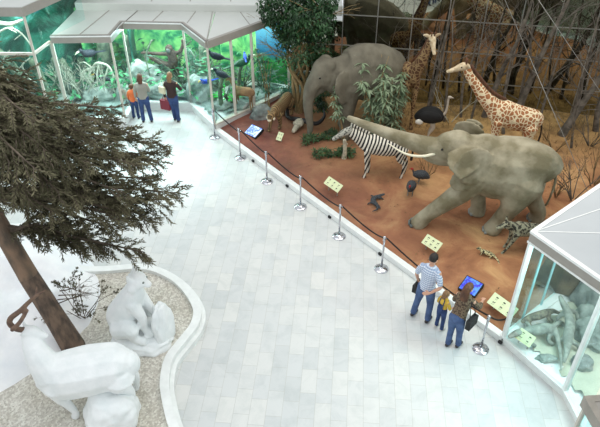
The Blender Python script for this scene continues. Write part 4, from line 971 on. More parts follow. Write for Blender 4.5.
# --- bare dead trees near the mirror wall
def deadtree(label, x, y, segs, r, seed, depth=3, name='dead_tree', mat='deadtree', length=.9, nb=5, group='bare trees by the mirror wall', cat='tree', low=.35):
    rnd = random.Random(seed); t = thing(name, label, cat, (x, y, hz(x, y)-.03), group=group); bm = B()
    pts, rad = smoothpts(segs, [r*.8*(1-.7*i/(len(segs)-1)) for i in range(len(segs))], 5); tube(bm, pts, rad, 9)
    tw = B()
    for k in range(nb):
        u = low+(1-low)*(k+.5)/nb; i = min(len(pts)-1, int(u*(len(pts)-1))); d = (Vector((rnd.uniform(-1,1), rnd.uniform(-.5,.5), rnd.uniform(.1,1)))).normalized()
        grow(tw, pts[i], d, length*rnd.uniform(.7,1.1), rad[i][0]*.38, depth+1, rnd, spread=.65, n=6)
    build('trunk', bm, mat, t); build('branches', tw, mat, t); return t
deadtree('slender dark dead tree rising between the two giraffes', 4.15, 18.25, [(0,0,0), (.08,0,1.2), (.18,0,2.4), (.30,0,3.8)], .075, 61, 3)
deadtree('dark forked dead tree behind the back of the pale giraffe', 5.75, 17.6, [(0,0,0), (.12,0,.8), (.28,0,1.7), (.55,0,2.6), (.7,0,3.9)], .13, 62, 3, nb=6)
deadtree('leaning dark dead tree right of the pale giraffe', 6.55, 17.2, [(0,0,0), (.2,.1,1.1), (.42,.1,2.3), (.75,0,3.9)], .16, 63, 3, nb=6)
deadtree('thick dark leaning trunk near the upper right corner', 7.85, 16.6, [(0,0,0), (.35,.1,.9), (.72,.1,2.0), (1.0,0,3.7)], .17, 64, 3, nb=5)
deadtree('thin dead sapling in front of the mirror, centre right', 5.05, 17.7, [(0,0,0), (-.1,0,1.1), (.05,0,2.0), (.1,0,3.3)], .06, 65, 3, nb=5)
deadtree('bare tree with upright twigs at the far right of the mirror wall', 9.0, 16.9, [(0,0,0), (-.15,0,.9), (-.1,0,2.0), (-.35,0,3.3)], .12, 66, 3, nb=6)
deadtree('thin pole-like dead tree left of the forked dark tree', 6.1, 16.6, [(0,0,0), (-.12,.2,1.0), (-.15,.3,2.2), (0,.4,3.4)], .07, 67, 2, nb=4)
for i, (x, dy, lean_, hh, rr, lab) in enumerate(((3.9,.95,.1,3.0,.05,'thin tree just right of the forward-facing giraffe'), (4.5,.8,-.15,3.4,.06,'thin grey tree left of the head of the pale giraffe'), (5.35,.6,.2,3.4,.05,'thin twiggy tree behind the neck of the pale giraffe'), (6.75,.5,-.2,3.5,.07,'upright grey tree behind the rump of the pale giraffe'), (7.3,.7,.15,3.5,.06,'twiggy tree between the leaning dark trunks'), (8.3,.6,-.1,3.5,.08,'grey tree right of the thick leaning trunk'), (8.9,1.5,.3,3.4,.06,'rightmost thin tree before the mirror end'), (2.75,.85,-.1,2.6,.04,'thin sapling left of the forward-facing giraffe'), (7.9,1.9,-.35,3.0,.05,'thin crooked tree in front of the thick leaning trunk'))):
    deadtree(lab, x, mirY(x)-dy-.35, [(0,0,0), (lean_*.4,.05,hh*.33), (lean_*.6,0,hh*.66), (lean_*1.6,-.05,hh)], rr, 300+i, 3, nb=9, length=.75, low=.2)
def dryshrub(label, x, y, h, n, seed, mat='stem', depth=3, sp=.6):
    rnd = random.Random(seed); t = thing('dry_shrub', label, 'shrub', (x, y, hz(x, y)-.02), group='dry shrubs of the savanna display'); bm = B()
    for k in range(n):
        a = rnd.uniform(0, 2*PI); grow(bm, Vector((.04*math.cos(a), .04*math.sin(a), 0)), Vector((math.cos(a)*sp, math.sin(a)*sp, 1)).normalized(), h*.45, .016, depth, rnd, spread=.5, n=5)
    build('stems', bm, mat, t); return t
M['drygrass'] = plain('dry_grass_stem', (.58,.48,.32), .9, col2=(.36,.29,.20))
for args in (('twiggy dry shrub right of the rump of the big elephant', *G(573,200)[:2], 1.15, 7, 71, 'deadtree'), ('dry shrub near the right edge above the case roof', *G(592,185)[:2], 1.3, 7, 72, 'drygrass'),
             ('dry brush behind the tail of the big elephant', *G(556,196)[:2], .8, 6, 73, 'drygrass'), ('small tan twigs growing behind the guineafowl', *G(428,175)[:2], .65, 5, 74, 'drygrass'),
             ('bleached forked branch standing in front of the mirror between giraffes', *G(450,122)[:2], 1.3, 3, 75, 'whitetwig', 2, .7), ('dry brush at the foot of the right dead trees', 7.3, 15.6, .9, 7, 76, 'drygrass'),
             ('reddish dry stems in front of the rear elephant, left of the zebra back', *G(378,140)[:2], .9, 6, 77, 'drygrass'), ('grey twiggy brush against the right end of the mirror wall', 8.5, 16.0, 1.2, 7, 78, 'deadtree')):
    dryshrub(*args)
# grass tufts and litter near the mirror wall
rnd = random.Random(90); bm = B()
for k in range(1500):
    x = rnd.uniform(2.5, 10.3); y = rnd.uniform(0, 1)**1.5; y = mirY(x)-.1-y*2.4*(1 if x < 6 else 2.0)
    if y < 14.2 and x < 8: continue
    for f in range(2): leaf(bm, (x, y, hz(x, y)), Vector((rnd.uniform(-.4,.4), rnd.uniform(-.4,.4), .7)), rv(rnd), rnd.uniform(.08,.20), .012)
for k in range(2200):
    x = rnd.uniform(-1.5, 10); y = rnd.uniform(9, 18.2)
    if (Vector((x, y))-CB0).dot(cn) < .5 or (Vector((x, y))-SW0).dot(sn) > -.2 or y > mirY(x)-.1: continue
    if noise.noise(Vector((x*.8, y*.8, 7))) < .05: continue
    leaf(bm, (x, y, hz(x, y)+.006), Vector((rnd.uniform(-1,1), rnd.uniform(-1,1), .1)), Vector((0,0,1)), rnd.uniform(.03,.09), .02)
tag(build('dry_grass', bm, 'drygrass', smooth=False), 'short dry grass and leaf litter scattered over the savanna ground', 'grass', kind='stuff')
# two steel cables slanting down at the right
for (a, b_, lab) in ((G(588,192), at(505,0,3.9), 'thin steel cable slanting down across the pale giraffe side of the mirror'), (Vector((9.9,14.6,.1)), at(552,20,3.9), 'thin steel cable nearest the upper right corner')):
    d = (b_-a).normalized(); bm = B(); tube(bm, [a, b_+d*1.2], [.008,.008], 6); tag(build('steel_cable', bm, 'seam'), lab, 'cable', 'steel cables at the mirror wall')
# ================================================================== JUNGLE CASE CONTENTS
GZC = .42
def broad(label, x, y, n, l, w, seed, mat='leafb', h=.9, z=.38, name='broadleaf_plant', group='broad-leaved plants in the jungle cases'):
    rnd = random.Random(seed); t = thing(name, label, 'plant', (x, y, z), group=group); bm = B(); lf = B()
    for k in range(n):
        a = k*2.4+rnd.random(); e = rnd.uniform(.3,1.2); tp = Vector((math.cos(a)*math.cos(e), math.sin(a)*math.cos(e), math.sin(e)))*h*rnd.uniform(.4,1)
        tube(bm, [(0,0,0), tp*.5+Vector((0,0,.1)), tp], [.012,.009,.006], 5)
        d = Vector((math.cos(a), math.sin(a), rnd.uniform(-.5,.3)))
        leaf(lf, tp, d, Vector((0,0,1)), l*rnd.uniform(.7,1.2), w); leaf(lf, tp*.7, d+rv(rnd)*.5, Vector((0,0,1)), l*rnd.uniform(.6,1), w)
    build('stems', bm, 'trunkj', t); build('leaves', lf, mat, t, smooth=False); return t
def cl(px, py, z=.42): return at(px, py, z)
pl = [((135,92),30,'leafb',1.0,'bright green broad-leaved plant at the left corner of the ape scene'), ((128,75),34,'leafd',1.4,'dark green broad-leaved plant behind the left corner post of the ape scene'), ((118,90),24,'leafb',1.1,'leafy plant filling the corner between the branch arch and the ape scene'),
      ((190,92),30,'leafb',1.2,'bright leafy plant right of the visitors in front of the ape scene'), ((183,84),26,'leafd',1.3,'dark plant under the hanging ape'), ((160,80),22,'leafb',.8,'low plant behind the pale boulder in the ape scene'),
      ((66,80),30,'leafd',1.5,'dark plant at the left end of the branch arch scene'), ((72,98),26,'leafb',.9,'low plant in front of the left slanting trunk'), ((104,72),22,'leafd',1.4,'dark plant behind the branch arch'),
      ((200,70),26,'leafd',1.6,'dark plant behind the slanted pane beside the macaw'), ((148,76),16,'leafd',1.2,'dark plant at the back of the ape scene')]
for i, ((x, y), n, m_, h_, lab) in enumerate(pl):
    p = cl(x, y); broad(lab, p.x, min(p.y, 20.9), n, .30, .13, 200+i, m_, h_)
pl2 = [((12,72),40,'leafb',1.6,'pale green leafy plant in the tall case at the left edge'), ((35,70),34,'leafd',1.7,'dark leafy plant in the middle of the tall case'), ((5,40),30,'leafd',2.6,'high dark plant at the back of the tall case'), ((44,82),30,'leafb',1.1,'leafy plant near the corner post of the tall case'), ((22,96),30,'leafd',1.2,'low dark plant near the front glass of the tall case')]
for i, ((x, y), n, m_, h_, lab) in enumerate(pl2):
    p = at(x, y, .5); broad(lab, p.x, min(p.y, 18.7), n, .34, .14, 230+i, m_, h_)
# vivid plant & birds case plants
p = cl(226, 98); broad('vivid green spiky plant on the floor of the bird case', p.x, p.y, 22, .34, .06, 250, 'green', .45)
p = cl(245, 78); broad('dark green plant behind the deer in the bird case', p.x, min(p.y, 19.4), 34, .26, .09, 251, 'leafd', 1.5)
p = cl(222, 80); broad('leafy plant at the back left of the bird case', p.x, min(p.y, 19.3), 30, .26, .09, 252, 'leafb', 1.4)
p = cl(262, 85); broad('leafy plant against the painted sea', p.x, min(p.y, 19.3), 26, .22, .08, 253, 'leafd', 1.1)
def trunk(name, label, pts, rads, mat='trunkj', cat=None, vox=.03, group=None, extra=()):
    cat = cat or ('tree' if 'tree' in name else 'branch')
    a = Vector(pts[0]); t = thing(name, label, cat, tuple(a), group=group); bm = B()
    shapes(bm, [('t', [tuple(Vector(p)-a) for p in pts], rads)]+[('t', [tuple(Vector(p)-a) for p in pp], rr) for pp, rr in extra]); build('wood', bm, mat, t, voxel=vox, sm=1); return t
V = lambda px, py, y: _aty(px, py, y)
def _aty(px, py, Y):
    s, c = math.sin(PITCH), math.cos(PITCH); u, v = (px-300)/FOC, (213.5-py)/FOC; d = Vector((u, c+v*s, -s+v*c)); t = Y/d.y; return Vector((d.x*t, Y, CAMH+d.z*t))
# branch arch scene
Y = 18.9
trunk('branch_arch', 'arch of bleached white branches in the jungle case', [V(74,98,Y), V(80,84,Y), V(83,72,Y), V(92,68,Y), V(97,63,Y), V(108,66,Y), V(113,76,Y-.1), V(112,86,Y-.2), V(118,97,Y-.3)], [.03,.03,.035,.04,.04,.04,.035,.03,.02], 'whitetwig', vox=.02,
      extra=[([V(92,68,Y), V(89,76,Y), V(94,84,Y), V(90,96,Y)], [.03,.028,.025,.018]), ([V(99,62,Y), V(97,80,Y-.1), V(101,98,Y-.2)], [.03,.025,.02]), ([V(108,68,Y), V(104,84,Y-.1), V(110,96,Y-.2)], [.035,.03,.02]), ([V(80,82,Y), V(72,88,Y-.1), V(76,100,Y-.2)], [.03,.025,.015]), ([V(113,76,Y-.1), V(120,80,Y-.2), V(117,90,Y-.3)], [.025,.02,.015]), ([V(92,68,Y), V(84,62,Y), V(78,64,Y)], [.025,.02,.01])])
trunk('leaning_tree', 'pale slanting trunk at the left of the branch arch', [V(62,60,19.4), V(70,76,19.2), V(80,98,18.6)], [.10,.11,.12])
trunk('bare_tree', 'thick grey trunk behind the branch arch', [V(103,40,20.3), V(104,60,20.3), V(106,84,20.2)], [.22,.24,.30])
trunk('bare_tree', 'dark slanting log in the upper part of the branch arch scene', [V(70,52,20.4), V(82,62,20.2), V(95,72,20.0)], [.10,.12,.12])
trunk('bare_tree', 'dark trunk behind the left corner post of the ape scene', [V(126,36,20.2), V(130,56,20.2), V(134,84,20.0)], [.10,.11,.14])
trunk('climbing_branch', 'brown branch that the ape hangs from', [V(184,38,20.2), V(181,52,20.2), V(177,66,20.2), V(178,88,20.0)], [.06,.06,.07,.10], extra=[([V(182,48,20.2), V(188,44,20.1), V(192,40,20.0)], [.04,.035,.02]), ([V(178,66,20.2), V(165,62,20.1), V(152,55,20.0)], [.05,.04,.03])])
trunk('bare_tree', 'grey trunk behind the slanted pane beside the macaw', [V(202,44,19.6), V(203,60,19.5), V(206,88,19.3)], [.12,.13,.16])
for i, (a, b_, c_, e_, lab) in enumerate((((-6,36),(8,28),(22,34),(34,50),'pale forked branch across the top of the tall case'), ((4,98),(8,80),(2,64),(10,50),'pale vine rising at the left of the tall case'), ((52,58),(58,76),(52,90),(60,104),'pale vine behind the second post'), ((20,94),(28,78),(22,66),(30,58),'twisted pale branch in the middle of the tall case'))):
    trunk('vine', lab, [V(*a,18.0), V(*b_,17.9), V(*c_,17.9), V(*e_,17.8)], [.035,.035,.03,.02], 'whitetwig' if i != 2 else 'trunkj', 'branch', .018, 'pale vines in the tall case', extra=[([V(*b_,17.9), V(b_[0]+9,b_[1]+5,17.7)], [.025,.012]), ([V(*c_,17.9), V(c_[0]-8,c_[1]+6,17.9)], [.025,.012])])
for i, (a, b_, c_, lab) in enumerate((((78,60),(84,76),(80,98),'thin hanging vine at the left of the branch arch'), ((96,66),(106,80),(102,100),'thin hanging vine in the middle of the branch arch'), ((190,50),(197,66),(190,86),'hanging vine right of the ape'), ((152,40),(146,56),(150,76),'hanging vine left of the ape'), ((212,60),(208,80),(214,100),'thin vine beside the macaw'))):
    trunk('vine', lab, [V(*a,19.3 if i<4 else 18.6), V(*b_,19.2 if i<4 else 18.5), V(*c_,19.0 if i<4 else 18.3)], [.03,.03,.02], 'trunkj', 'branch', .016, 'hanging vines in the jungle case')
trunk('bare_tree', 'mossy leaning trunk in the tall case', [V(-4,50,18.2), V(12,66,18.1), V(26,86,17.9)], [.14,.14,.15])
trunk('bare_tree', 'mossy trunk crossing behind the corner post of the tall case', [V(32,60,18.3), V(42,80,18.2), V(52,108,17.9)], [.12,.12,.14])
trunk('hanging_branch', 'bleached branch in the upper part of the tall case', [V(-5,22,18.3), V(10,24,18.1), V(22,20,18.0)], [.07,.06,.04], 'whitetwig', vox=.02, extra=[([V(10,24,18.1), V(16,32,18.0)], [.04,.02])])
trunk('climbing_branch', 'curved branch with perched birds in the bird case', [V(232,104,18.4), V(238,88,18.5), V(240,70,18.6), V(245,60,18.6)], [.07,.06,.05,.04], vox=.02)
trunk('bare_tree', 'perch trunk under the two dark hornbills', [V(222,108,18.0), V(220,92,18.1), V(222,78,18.2)], [.08,.07,.06], vox=.02)
for i, (x, y, lab) in enumerate(((84,97,'tangle of bleached twigs at the left foot of the branch arch'), (105,96,'tangle of bleached twigs at the right foot of the branch arch'), (64,92,'grey twigs behind the left glass of the branch arch scene'))):
    p = V(x, y, 18.6); rnd = random.Random(400+i); t = thing('dry_branches', lab, 'branch', (p.x, p.y, .36), group='bleached twig tangles'); bm = B()
    for k in range(6): grow(bm, Vector((.05*k-.12, 0, 0)), Vector((rnd.uniform(-.7,.7), rnd.uniform(-.2,.4), 1)).normalized(), .55, .022, 3, rnd, spread=.55, n=5)
    build('twigs', bm, 'whitetwig', t)
def rocks(label, p, r, seed, mat='rock_w'): return rockform('boulder', label, 'boulder', p, r, seed, mat, .3)
for i, (x, y, r, lab, m_) in enumerate(((98,98,(.55,.35,.30),'pale boulder under the branch arch','rock_w'), (146,84,(.62,.38,.62),'big pale grey boulder behind the visitors in the ape scene','rock_w'), (160,95,(.5,.3,.3),'low pale boulder between the two women in the ape scene','rock_w'),
                              (125,98,(.35,.3,.32),'pale boulder at the left corner of the ape scene','rock_w'), (200,98,(.4,.3,.6),'angular pale boulder behind the slanted pane','rock_w'), (60,104,(.4,.3,.25),'pale boulder by the front glass left of the slanting trunk','rock_w'),
                              (24,100,(.7,.4,.35),'pale boulder low in the tall case','rock'), (222,106,(.28,.2,.16),'flat stone at the base of the perch trunk','rock_w'), (241,106,(.25,.2,.18),'small pale stone beside the deer','rock_w'))):
    p = cl(x, y, .38); rocks(lab, (p.x, p.y, .34), r, i+20, m_)
for i, (x, y, r, lab, m_) in enumerate(((574,280,(.75,.4,1.3),'tall brown rock at the back of the lizard case','rock_b'), (597,300,(.5,.5,.6),'grey rock beside the rearing lizard','rock'), (592,336,(.35,.4,.3),'pale crumbly rock right of the lizards','rock_w'), (547,357,(.2,.10,.08),'small flat pale stone in front of the lizards','rock_w'), (588,316,(.25,.25,.25),'pale round rock behind the lizards','rock_w'), (583,362,(.2,.2,.16),'grey rock near the corner post of the lizard case','rock'))):
    p = at(x, y, .3); rocks(lab, (p.x, p.y, .23), r, i+40, m_)
# boulders in the open display by the bird case
for i, (x, y, r, lab, m_) in enumerate(((262,117,(.35,.28,.30),'dark grey boulder at the foot of the bird case','rock'), (300,102,(.4,.3,.5),'dark rock behind the stems of the ficus','black'))):
    p = at(x, y, .12); rocks(lab, (p.x, p.y, .10), r, i+60, 'rock')
# hanging ape
o = V(172, 58, 19.9)
L = [('t', [(0,0,-.30), (.02,0,-.05), (.0,0,.22)], [(.17,.15), (.19,.16), (.17,.13)]), ('e', (-.05,-.05,.34), (.13,.14,.15)), ('e', (-.06,-.16,.31), (.06,.05,.06)),
     ('t', [(.12,0,.16), (.30,0,.24), (.42,0,.50), (.40,0,.62)], [.075,.06,.05,.045]), ('t', [(-.12,0,.14), (-.45,-.02,.16), (-.82,-.04,.20), (-.98,-.04,.20)], [.075,.06,.05,.04]),
     ('t', [(-.06,0,-.25), (-.40,-.08,-.12), (-.72,-.06,.05), (-.86,-.06,.04)], [.10,.08,.055,.045]), ('t', [(.06,0,-.28), (.10,-.05,-.62), (.12,0,-.90), (.10,-.08,-.98)], [.10,.08,.055,.05])]
t = creature('ape', 'dark brown long-armed ape hanging from a branch in the jungle case', 'ape', P(o), 0, 'ape', L, .022)
bm = B(); ell(bm, (-.06,-.19,.33), (.07,.03,.08)); build('face', bm, 'rock', t); eyes(t, [(-.09,-.215,.36), (-.03,-.215,.36)], .012)
# birds
def bird(label, o, deg, m1, m2, s=1, name='bird', tail=.35, group='birds in the glass cases', up=0):
    t = creature(name, label, 'bird', P(o), deg, m1, [('t', [(-.22,0,-.02), (-.08,0,.0), (.1,0,.05), (.2,0,.12)], [(.05,.04), (.11,.11), (.11,.11), (.06,.06)]), ('e', (.25,0,.18), (.07,.06,.065)), ('t', [(-.2,0,-.02), (-.2-tail,0,-.10)], [(.06,.025), (.05,.015)])], .014, scale=s, group=group)
    bm = B(); stube(bm, [(.30,0,.18), (.38,0,.17), (.44,0,.13)], [.03,.022,.006], 6); build('beak', bm, m2, t)
    for q in (1,-1):
        bm = B(); tube(bm, [(0,.05*q,-.08), (0,.05*q,-.18)], [.012,.010], 5); build('leg', bm, 'rock', t)
    return t
bird('black and white hornbill perched above the branch arch', V(89,54,19.2), 235, 'bird_d', 'ivory', 1.15, 'hornbill')
bird('upper slate hornbill gliding in the bird case, beside the left post', V(217,57,18.2), 175, 'bird_d', 'ivory', .95, 'hornbill', up=1)
bird('lower slate hornbill perched over the vivid green plant', V(222,75,18.2), 165, 'bird_d', 'ivory', .9, 'hornbill')
bird('small bright blue bird at the top of the curved branch', V(245,57,18.6), 100, 'bird_b', 'ivory', .5)
bird('green bird perched on the curved branch', V(242,63,18.6), 20, 'leafd', 'ivory', 1.1)
bird('blue and yellow macaw behind the slanted pane', V(206,82,18.6), 230, 'bird_b', 'bird_y', .75, 'macaw', .5)
bird('small dark bird on the floor under the branch arch', V(104,79,19.0), 180, 'bird_d', 'bird_y', .9)
# small deer in the bird case
p = at(244, 107, .42)
dr = creature('deer', 'small tan deer standing in the bird case behind the glass', 'deer', (p.x, p.y, .38), 160, 'deer',
    [('t', [(-.34,0,.56), (-.2,0,.60), (.12,0,.58), (.28,0,.62)], [(.08,.1), (.13,.15), (.13,.15), (.09,.12)]), ('t', [(.24,0,.64), (.36,0,.82), (.40,0,.92)], [.08,.055,.05]), ('t', [(.38,0,.95), (.48,0,.92), (.57,0,.87)], [.06,.045,.025]), ('t', [(.36,.04,.98), (.33,.1,1.06)], [.03,.01]), ('t', [(.36,-.04,.98), (.33,-.1,1.06)], [.03,.01])] +
    [leg(s*.07, [(x,0,.5), (x+.01,0,.28), (x-.01,0,.02)], [.05,.025,.022]) for x in (-.26,.20) for s in (1,-1)], .014)

# ================================================================== PEOPLE
def person(label, loc, deg, h, o):
    """built facing local +Y, 1.75 m tall before scaling"""
    t = thing('person', label, 'person', loc, math.radians(deg)-PI/2); t.scale = (h/1.75,)*3
    k = o.get('child', 0); hs = 1.25 if k else 1.0            # a child's head is larger for its height
    hz_ = 1.615 if not k else 1.56
    lean = o.get('lean', 0)
    hd = Vector((0, lean*1.1+.02, hz_)); hp = o.get('pitch', .2)
    bm = B()
    Rh = Euler((-hp, 0, o.get('turn', 0))).to_matrix(); W = lambda x, y, z: tuple(hd+Rh @ (Vector((x, y, z))*hs))
    ell(bm, W(0,0,0), (.077*hs,.095*hs,.112*hs), (-hp,0,0), 16); ell(bm, W(0,.03,-.06), (.055*hs,.06*hs,.06*hs))
    stube(bm, [W(0,.085,.01), W(0,.115,-.025)], [.012,.018], 8); stube(bm, [W(-.022,.088,-.058), W(.022,.088,-.058)], [.01,.01], 6)
    for s in (1,-1): ell(bm, W(.078*s,-.01,-.01), (.014,.028,.036))
    stube(bm, [(0,lean*.9,1.40), (0,lean,1.47), tuple(hd+Vector((0,-.01,-.08)))], [.07,.055,.055], 12)
    sw = o.get('sw', .185); hip = o.get('hip', .165)
    stube(bm, [(0,0,.92), (0,lean*.4,1.10), (0,lean*.8,1.30), (0,lean,1.42)], [(hip*.9,.10), (hip*.78,.095), (sw*.88,.11), (sw*.6,.07)], 16, ref=(0,1,0))
    arms = o['arms']; legs_ = o['legs']
    for s, A in zip((1,-1), arms):
        sh_, el, wr = [Vector(v) for v in A[:3]]; hv = (wr-el).normalized() if len(A) < 4 else Vector(A[3]).normalized()
        stube(bm, [sh_, sh_.lerp(el,.5), el, el.lerp(wr,.5), wr], [.052,.046,.038,.034,.024], 10)
        pn = hv.cross(Vector((s,.2,.1))).normalized(); sd = hv.cross(pn).normalized()
        pc = wr+hv*.045; tube(bm, [wr, pc, wr+hv*.09], [(.026,.018), (.038,.016), (.038,.014)], 10, ref=tuple(pn))
        for f, fl in enumerate((.062,.074,.070,.054)):
            b0 = wr+hv*.088+sd*(.030-.020*f); m1 = b0+(hv*.92+pn*.25).normalized()*fl*.5; m2 = m1+(hv*.72+pn*.6).normalized()*fl*.5; tube(bm, [b0-hv*.02, b0, m1, m2], [.0095,.0095,.009,.008], 6)
        b0 = wr+hv*.035+sd*.028; tube(bm, [b0-sd*.01, b0+(sd*.7+hv*.6)*.035, b0+(sd*.5+hv*.9+pn*.3)*.062], [.011,.011,.009], 6)
    for s, Lg in zip((1,-1), legs_):
        hpj, kn, an = [Vector(v) for v in Lg]; stube(bm, [hpj, hpj.lerp(kn,.5), kn, kn.lerp(an,.4), an], [.085,.072,.052,.05,.036], 10)
        tube(bm, [an+Vector((0,-.03,-.04)), an+Vector((0,.06,-.05)), an+Vector((0,.15,-.06))], [.035,.036,.025], 8)
    build('body', bm, 'skin', t, voxel=.0085, sm=1)
    for s in (1,-1):
        bm = B(); ell(bm, W(.032*s,.088,.015), (.012*hs,.008*hs,.009*hs), seg=8); build('eye', bm, 'eye', t)
    # top
    bm = B(); e = .016
    stube(bm, [(0,0,.90), (0,lean*.4,1.10), (0,lean*.8,1.30), (0,lean,1.415), (0,lean,1.455)], [(hip+.012,.125), (hip*.86+.012,.118), (sw*.95+.01,.132), (sw*.72+.02,.095), (.075,.07)], 18, ref=(0,1,0))
    for s, A in zip((1,-1), arms):
        sh_, el, wr = [Vector(v) for v in A[:3]]; sl = o.get('sleeve', .5)
        en = el.lerp(wr, max(0, (sl-.5)*2)) if sl > .5 else sh_.lerp(el, sl*2)
        P_ = [sh_+Vector((-.03*s,0,.0)), sh_.lerp(el,.5)] + ([el, en] if sl > .5 else [en]) if sl > .3 else [sh_+Vector((-.03*s,0,0)), en]
        R_ = [.068,.062,.054,.044][:len(P_)]; stube(bm, P_, R_, 12)
    build('top', bm, o['top'], t, voxel=.012, sm=2)
    # trousers
    bm = B(); stube(bm, [(0,0,.84), (0,0,.93), (0,0,1.0)], [(hip,.12), (hip+.004,.12), (hip*.92,.108)], 16, ref=(0,1,0))
    for s, Lg in zip((1,-1), legs_):
        hpj, kn, an = [Vector(v) for v in Lg]; stube(bm, [hpj+Vector((0,0,.03)), hpj.lerp(kn,.5), kn, kn.lerp(an,.5), an+Vector((0,.01,-.01))], [.105,.092,.070,.066,.066], 12)
    build('jeans', bm, o['jeans'], t, voxel=.012, sm=2)
    for s, Lg in zip((1,-1), legs_):
        an = Vector(Lg[2]); bm = B(); tube(bm, [an+Vector((0,-.05,-.042)), an+Vector((0,.05,-.045)), an+Vector((0,.14,-.055)), an+Vector((0,.17,-.058))], [(.040,.038), (.044,.036), (.042,.026), (.03,.02)], 12); build('shoe', bm, o.get('shoe', 'shoe'), t)
    # hair
    bm = B(); ell(bm, W(0,-.014,.026), (.088*hs,.103*hs,.108*hs), (-hp,0,0), 16)
    st_ = o.get('hairstyle', 'short')
    if st_ == 'long': stube(bm, [W(0,-.05,.05), W(0,-.085,-.05), tuple(Vector((0,lean-.10,1.42))), tuple(Vector((0,lean-.115,1.24)))], [(.08,.07), (.09,.06), (.10,.045), (.07,.02)], 12, ref=(0,1,0)); 
    if st_ == 'mid': stube(bm, [W(0,-.04,.04), W(0,-.07,-.05), tuple(Vector((0,lean-.085,1.44)))], [(.078,.065), (.088,.055), (.07,.03)], 12, ref=(0,1,0))
    hr = build('hair', bm, o['hair'], t, voxel=.012, sm=1)
    return t
def heading_to(a, b_): return math.degrees(math.atan2(b_[1]-a[1], b_[0]-a[0]))
stand = [[(.09,0,.90), (.11,.02,.48), (.12,0,.09)], [(-.09,0,.90), (-.11,.02,.48), (-.12,0,.09)]]
# local x of index 0 is the person's right when facing +Y
ch = math.degrees(math.atan2(cn.y, cn.x))
m_ = at(421.5, 319, 0)
man = person('man in a pale striped short-sleeved shirt and blue jeans, hand on hip', (m_.x, m_.y, 0), ch+12, 1.80, dict(arms=[[(.19,.02,1.40), (.30,-.06,1.14), (.16,-.16,.98), (-.5,-.2,-.2)], [(-.19,.02,1.40), (-.27,.02,1.12), (-.27,.12,.88)]],
     legs=[[(.09,0,.90), (.12,.03,.48), (.13,.0,.09)], [(-.09,0,.90), (-.15,.0,.48), (-.20,-.02,.09)]], top='shirt', jeans='jeans', hair='hair_dk', sleeve=.42, sw=.20, lean=.06, pitch=.5))
bm = B(); stube(bm, [(-.30,.06,.78), (-.32,.06,.62)], [(.05,.10), (.065,.12)], 12, ref=(0,1,0)); 
bg = B(); box(bg, (0,0,-.12), (.10,.24,.20)); tube(bg, [(0,-.08,-.03), (0,-.06,.07), (0,0,.11), (0,.06,.07), (0,.08,-.03)], [.008]*5, 6)
bm.free(); bag1 = build('hand_bag', bg, 'black', bevel=.012)
Rz = lambda t, v: t.matrix_basis @ Vector(v)
q = Rz(man, (-.285,.16,.76)); bag1.location = q; bag1.rotation_euler.z = man.rotation_euler.z
tag(bag1, 'small black bag held in the left hand of the man', 'bag')
c_ = at(438.5, 328.5, 0)
kid = person('small child in denim overalls and a yellow top between man and woman', (c_.x, c_.y, 0), ch-4, 1.10, dict(child=1, arms=[[(.17,.02,1.34), (.24,.06,1.10), (.22,.26,1.02)], [(-.17,.02,1.34), (-.24,.04,1.08), (-.22,.24,.98)]],
     legs=stand, top='yellow', jeans='jeans_d', hair='hair_bl', hairstyle='mid', sleeve=.55, sw=.17, lean=.03, pitch=.3, shoe='shoe_w'))
bm = B(); box(bm, (0,-.12,1.12), (.20,.02,.22)); bar(bm, (.09,-.115,1.2), (.08,-.06,1.44), .035, .012); bar(bm, (-.09,-.115,1.2), (-.08,-.06,1.44), .035, .012)
stube(bm, [(0,0,.86), (0,0,1.02)], [(.19,.14), (.18,.13)], 16, ref=(0,1,0)); build('overall_bib', bm, 'jeans_d', kid, bevel=.006)
w_ = at(451, 347, 0)
mom = person('woman with long brown hair in a brown patterned blouse touching the blue screen', (w_.x, w_.y, 0), ch+8, 1.64, dict(arms=[[(.17,.20,1.37), (.27,.34,1.18), (.20,.62,1.12)], [(-.17,.20,1.37), (-.25,.24,1.12), (-.18,.44,1.04)]],
     legs=[[(.085,0,.90), (.10,.05,.48), (.10,.10,.09)], [(-.085,0,.90), (-.09,.02,.48), (-.08,-.02,.09)]], top='blouse', jeans='jeans', hair='hair_br', hairstyle='long', sleeve=.75, sw=.175, hip=.17, lean=.20, pitch=.7))
bg = B(); box(bg, (0,0,0), (.10,.30,.22)); tube(bg, [(0,-.10,.10), (-.05,-.06,.34), (-.10,.02,.48), (-.05,.08,.34), (0,.11,.10)], [.010]*5, 6)
bag2 = build('shoulder_bag', bg, 'black', bevel=.02); bag2.location = Rz(mom, (.30,.05,.98)); bag2.rotation_euler.z = mom.rotation_euler.z
tag(bag2, 'black shoulder bag hanging at the right side of the woman with long hair', 'bag')
a_ = at(147, 122, 0)
wa = person('woman in a grey top and jeans with brown hair at the jungle case', (a_.x, a_.y, 0), 95, 1.66, dict(arms=[[(.17,.0,1.38), (.22,.05,1.12), (.12,.24,1.10)], [(-.17,.0,1.38), (-.23,.02,1.12), (-.24,.06,.86)]],
     legs=[[(.085,0,.90), (.12,.02,.48), (.16,.0,.09)], [(-.085,0,.90), (-.10,.02,.48), (-.11,.0,.09)]], top='greytop', jeans='jeans_d', hair='hair_br', hairstyle='mid', sleeve=.9, lean=0))
a_ = at(138, 118.5, 0)
kb = person('child in an orange jacket and jeans beside the woman in grey', (a_.x-.05, a_.y, 0), 80, 1.22, dict(child=1, arms=[[(.17,.02,1.34), (.24,.04,1.10), (.22,.12,.92)], [(-.17,.02,1.34), (-.24,.04,1.08), (-.24,.10,.90)]],
     legs=stand, top='orange', jeans='jeans_d', hair='hair_br', sleeve=.95, sw=.18, lean=.02))
a_ = at(175.5, 121, 0)
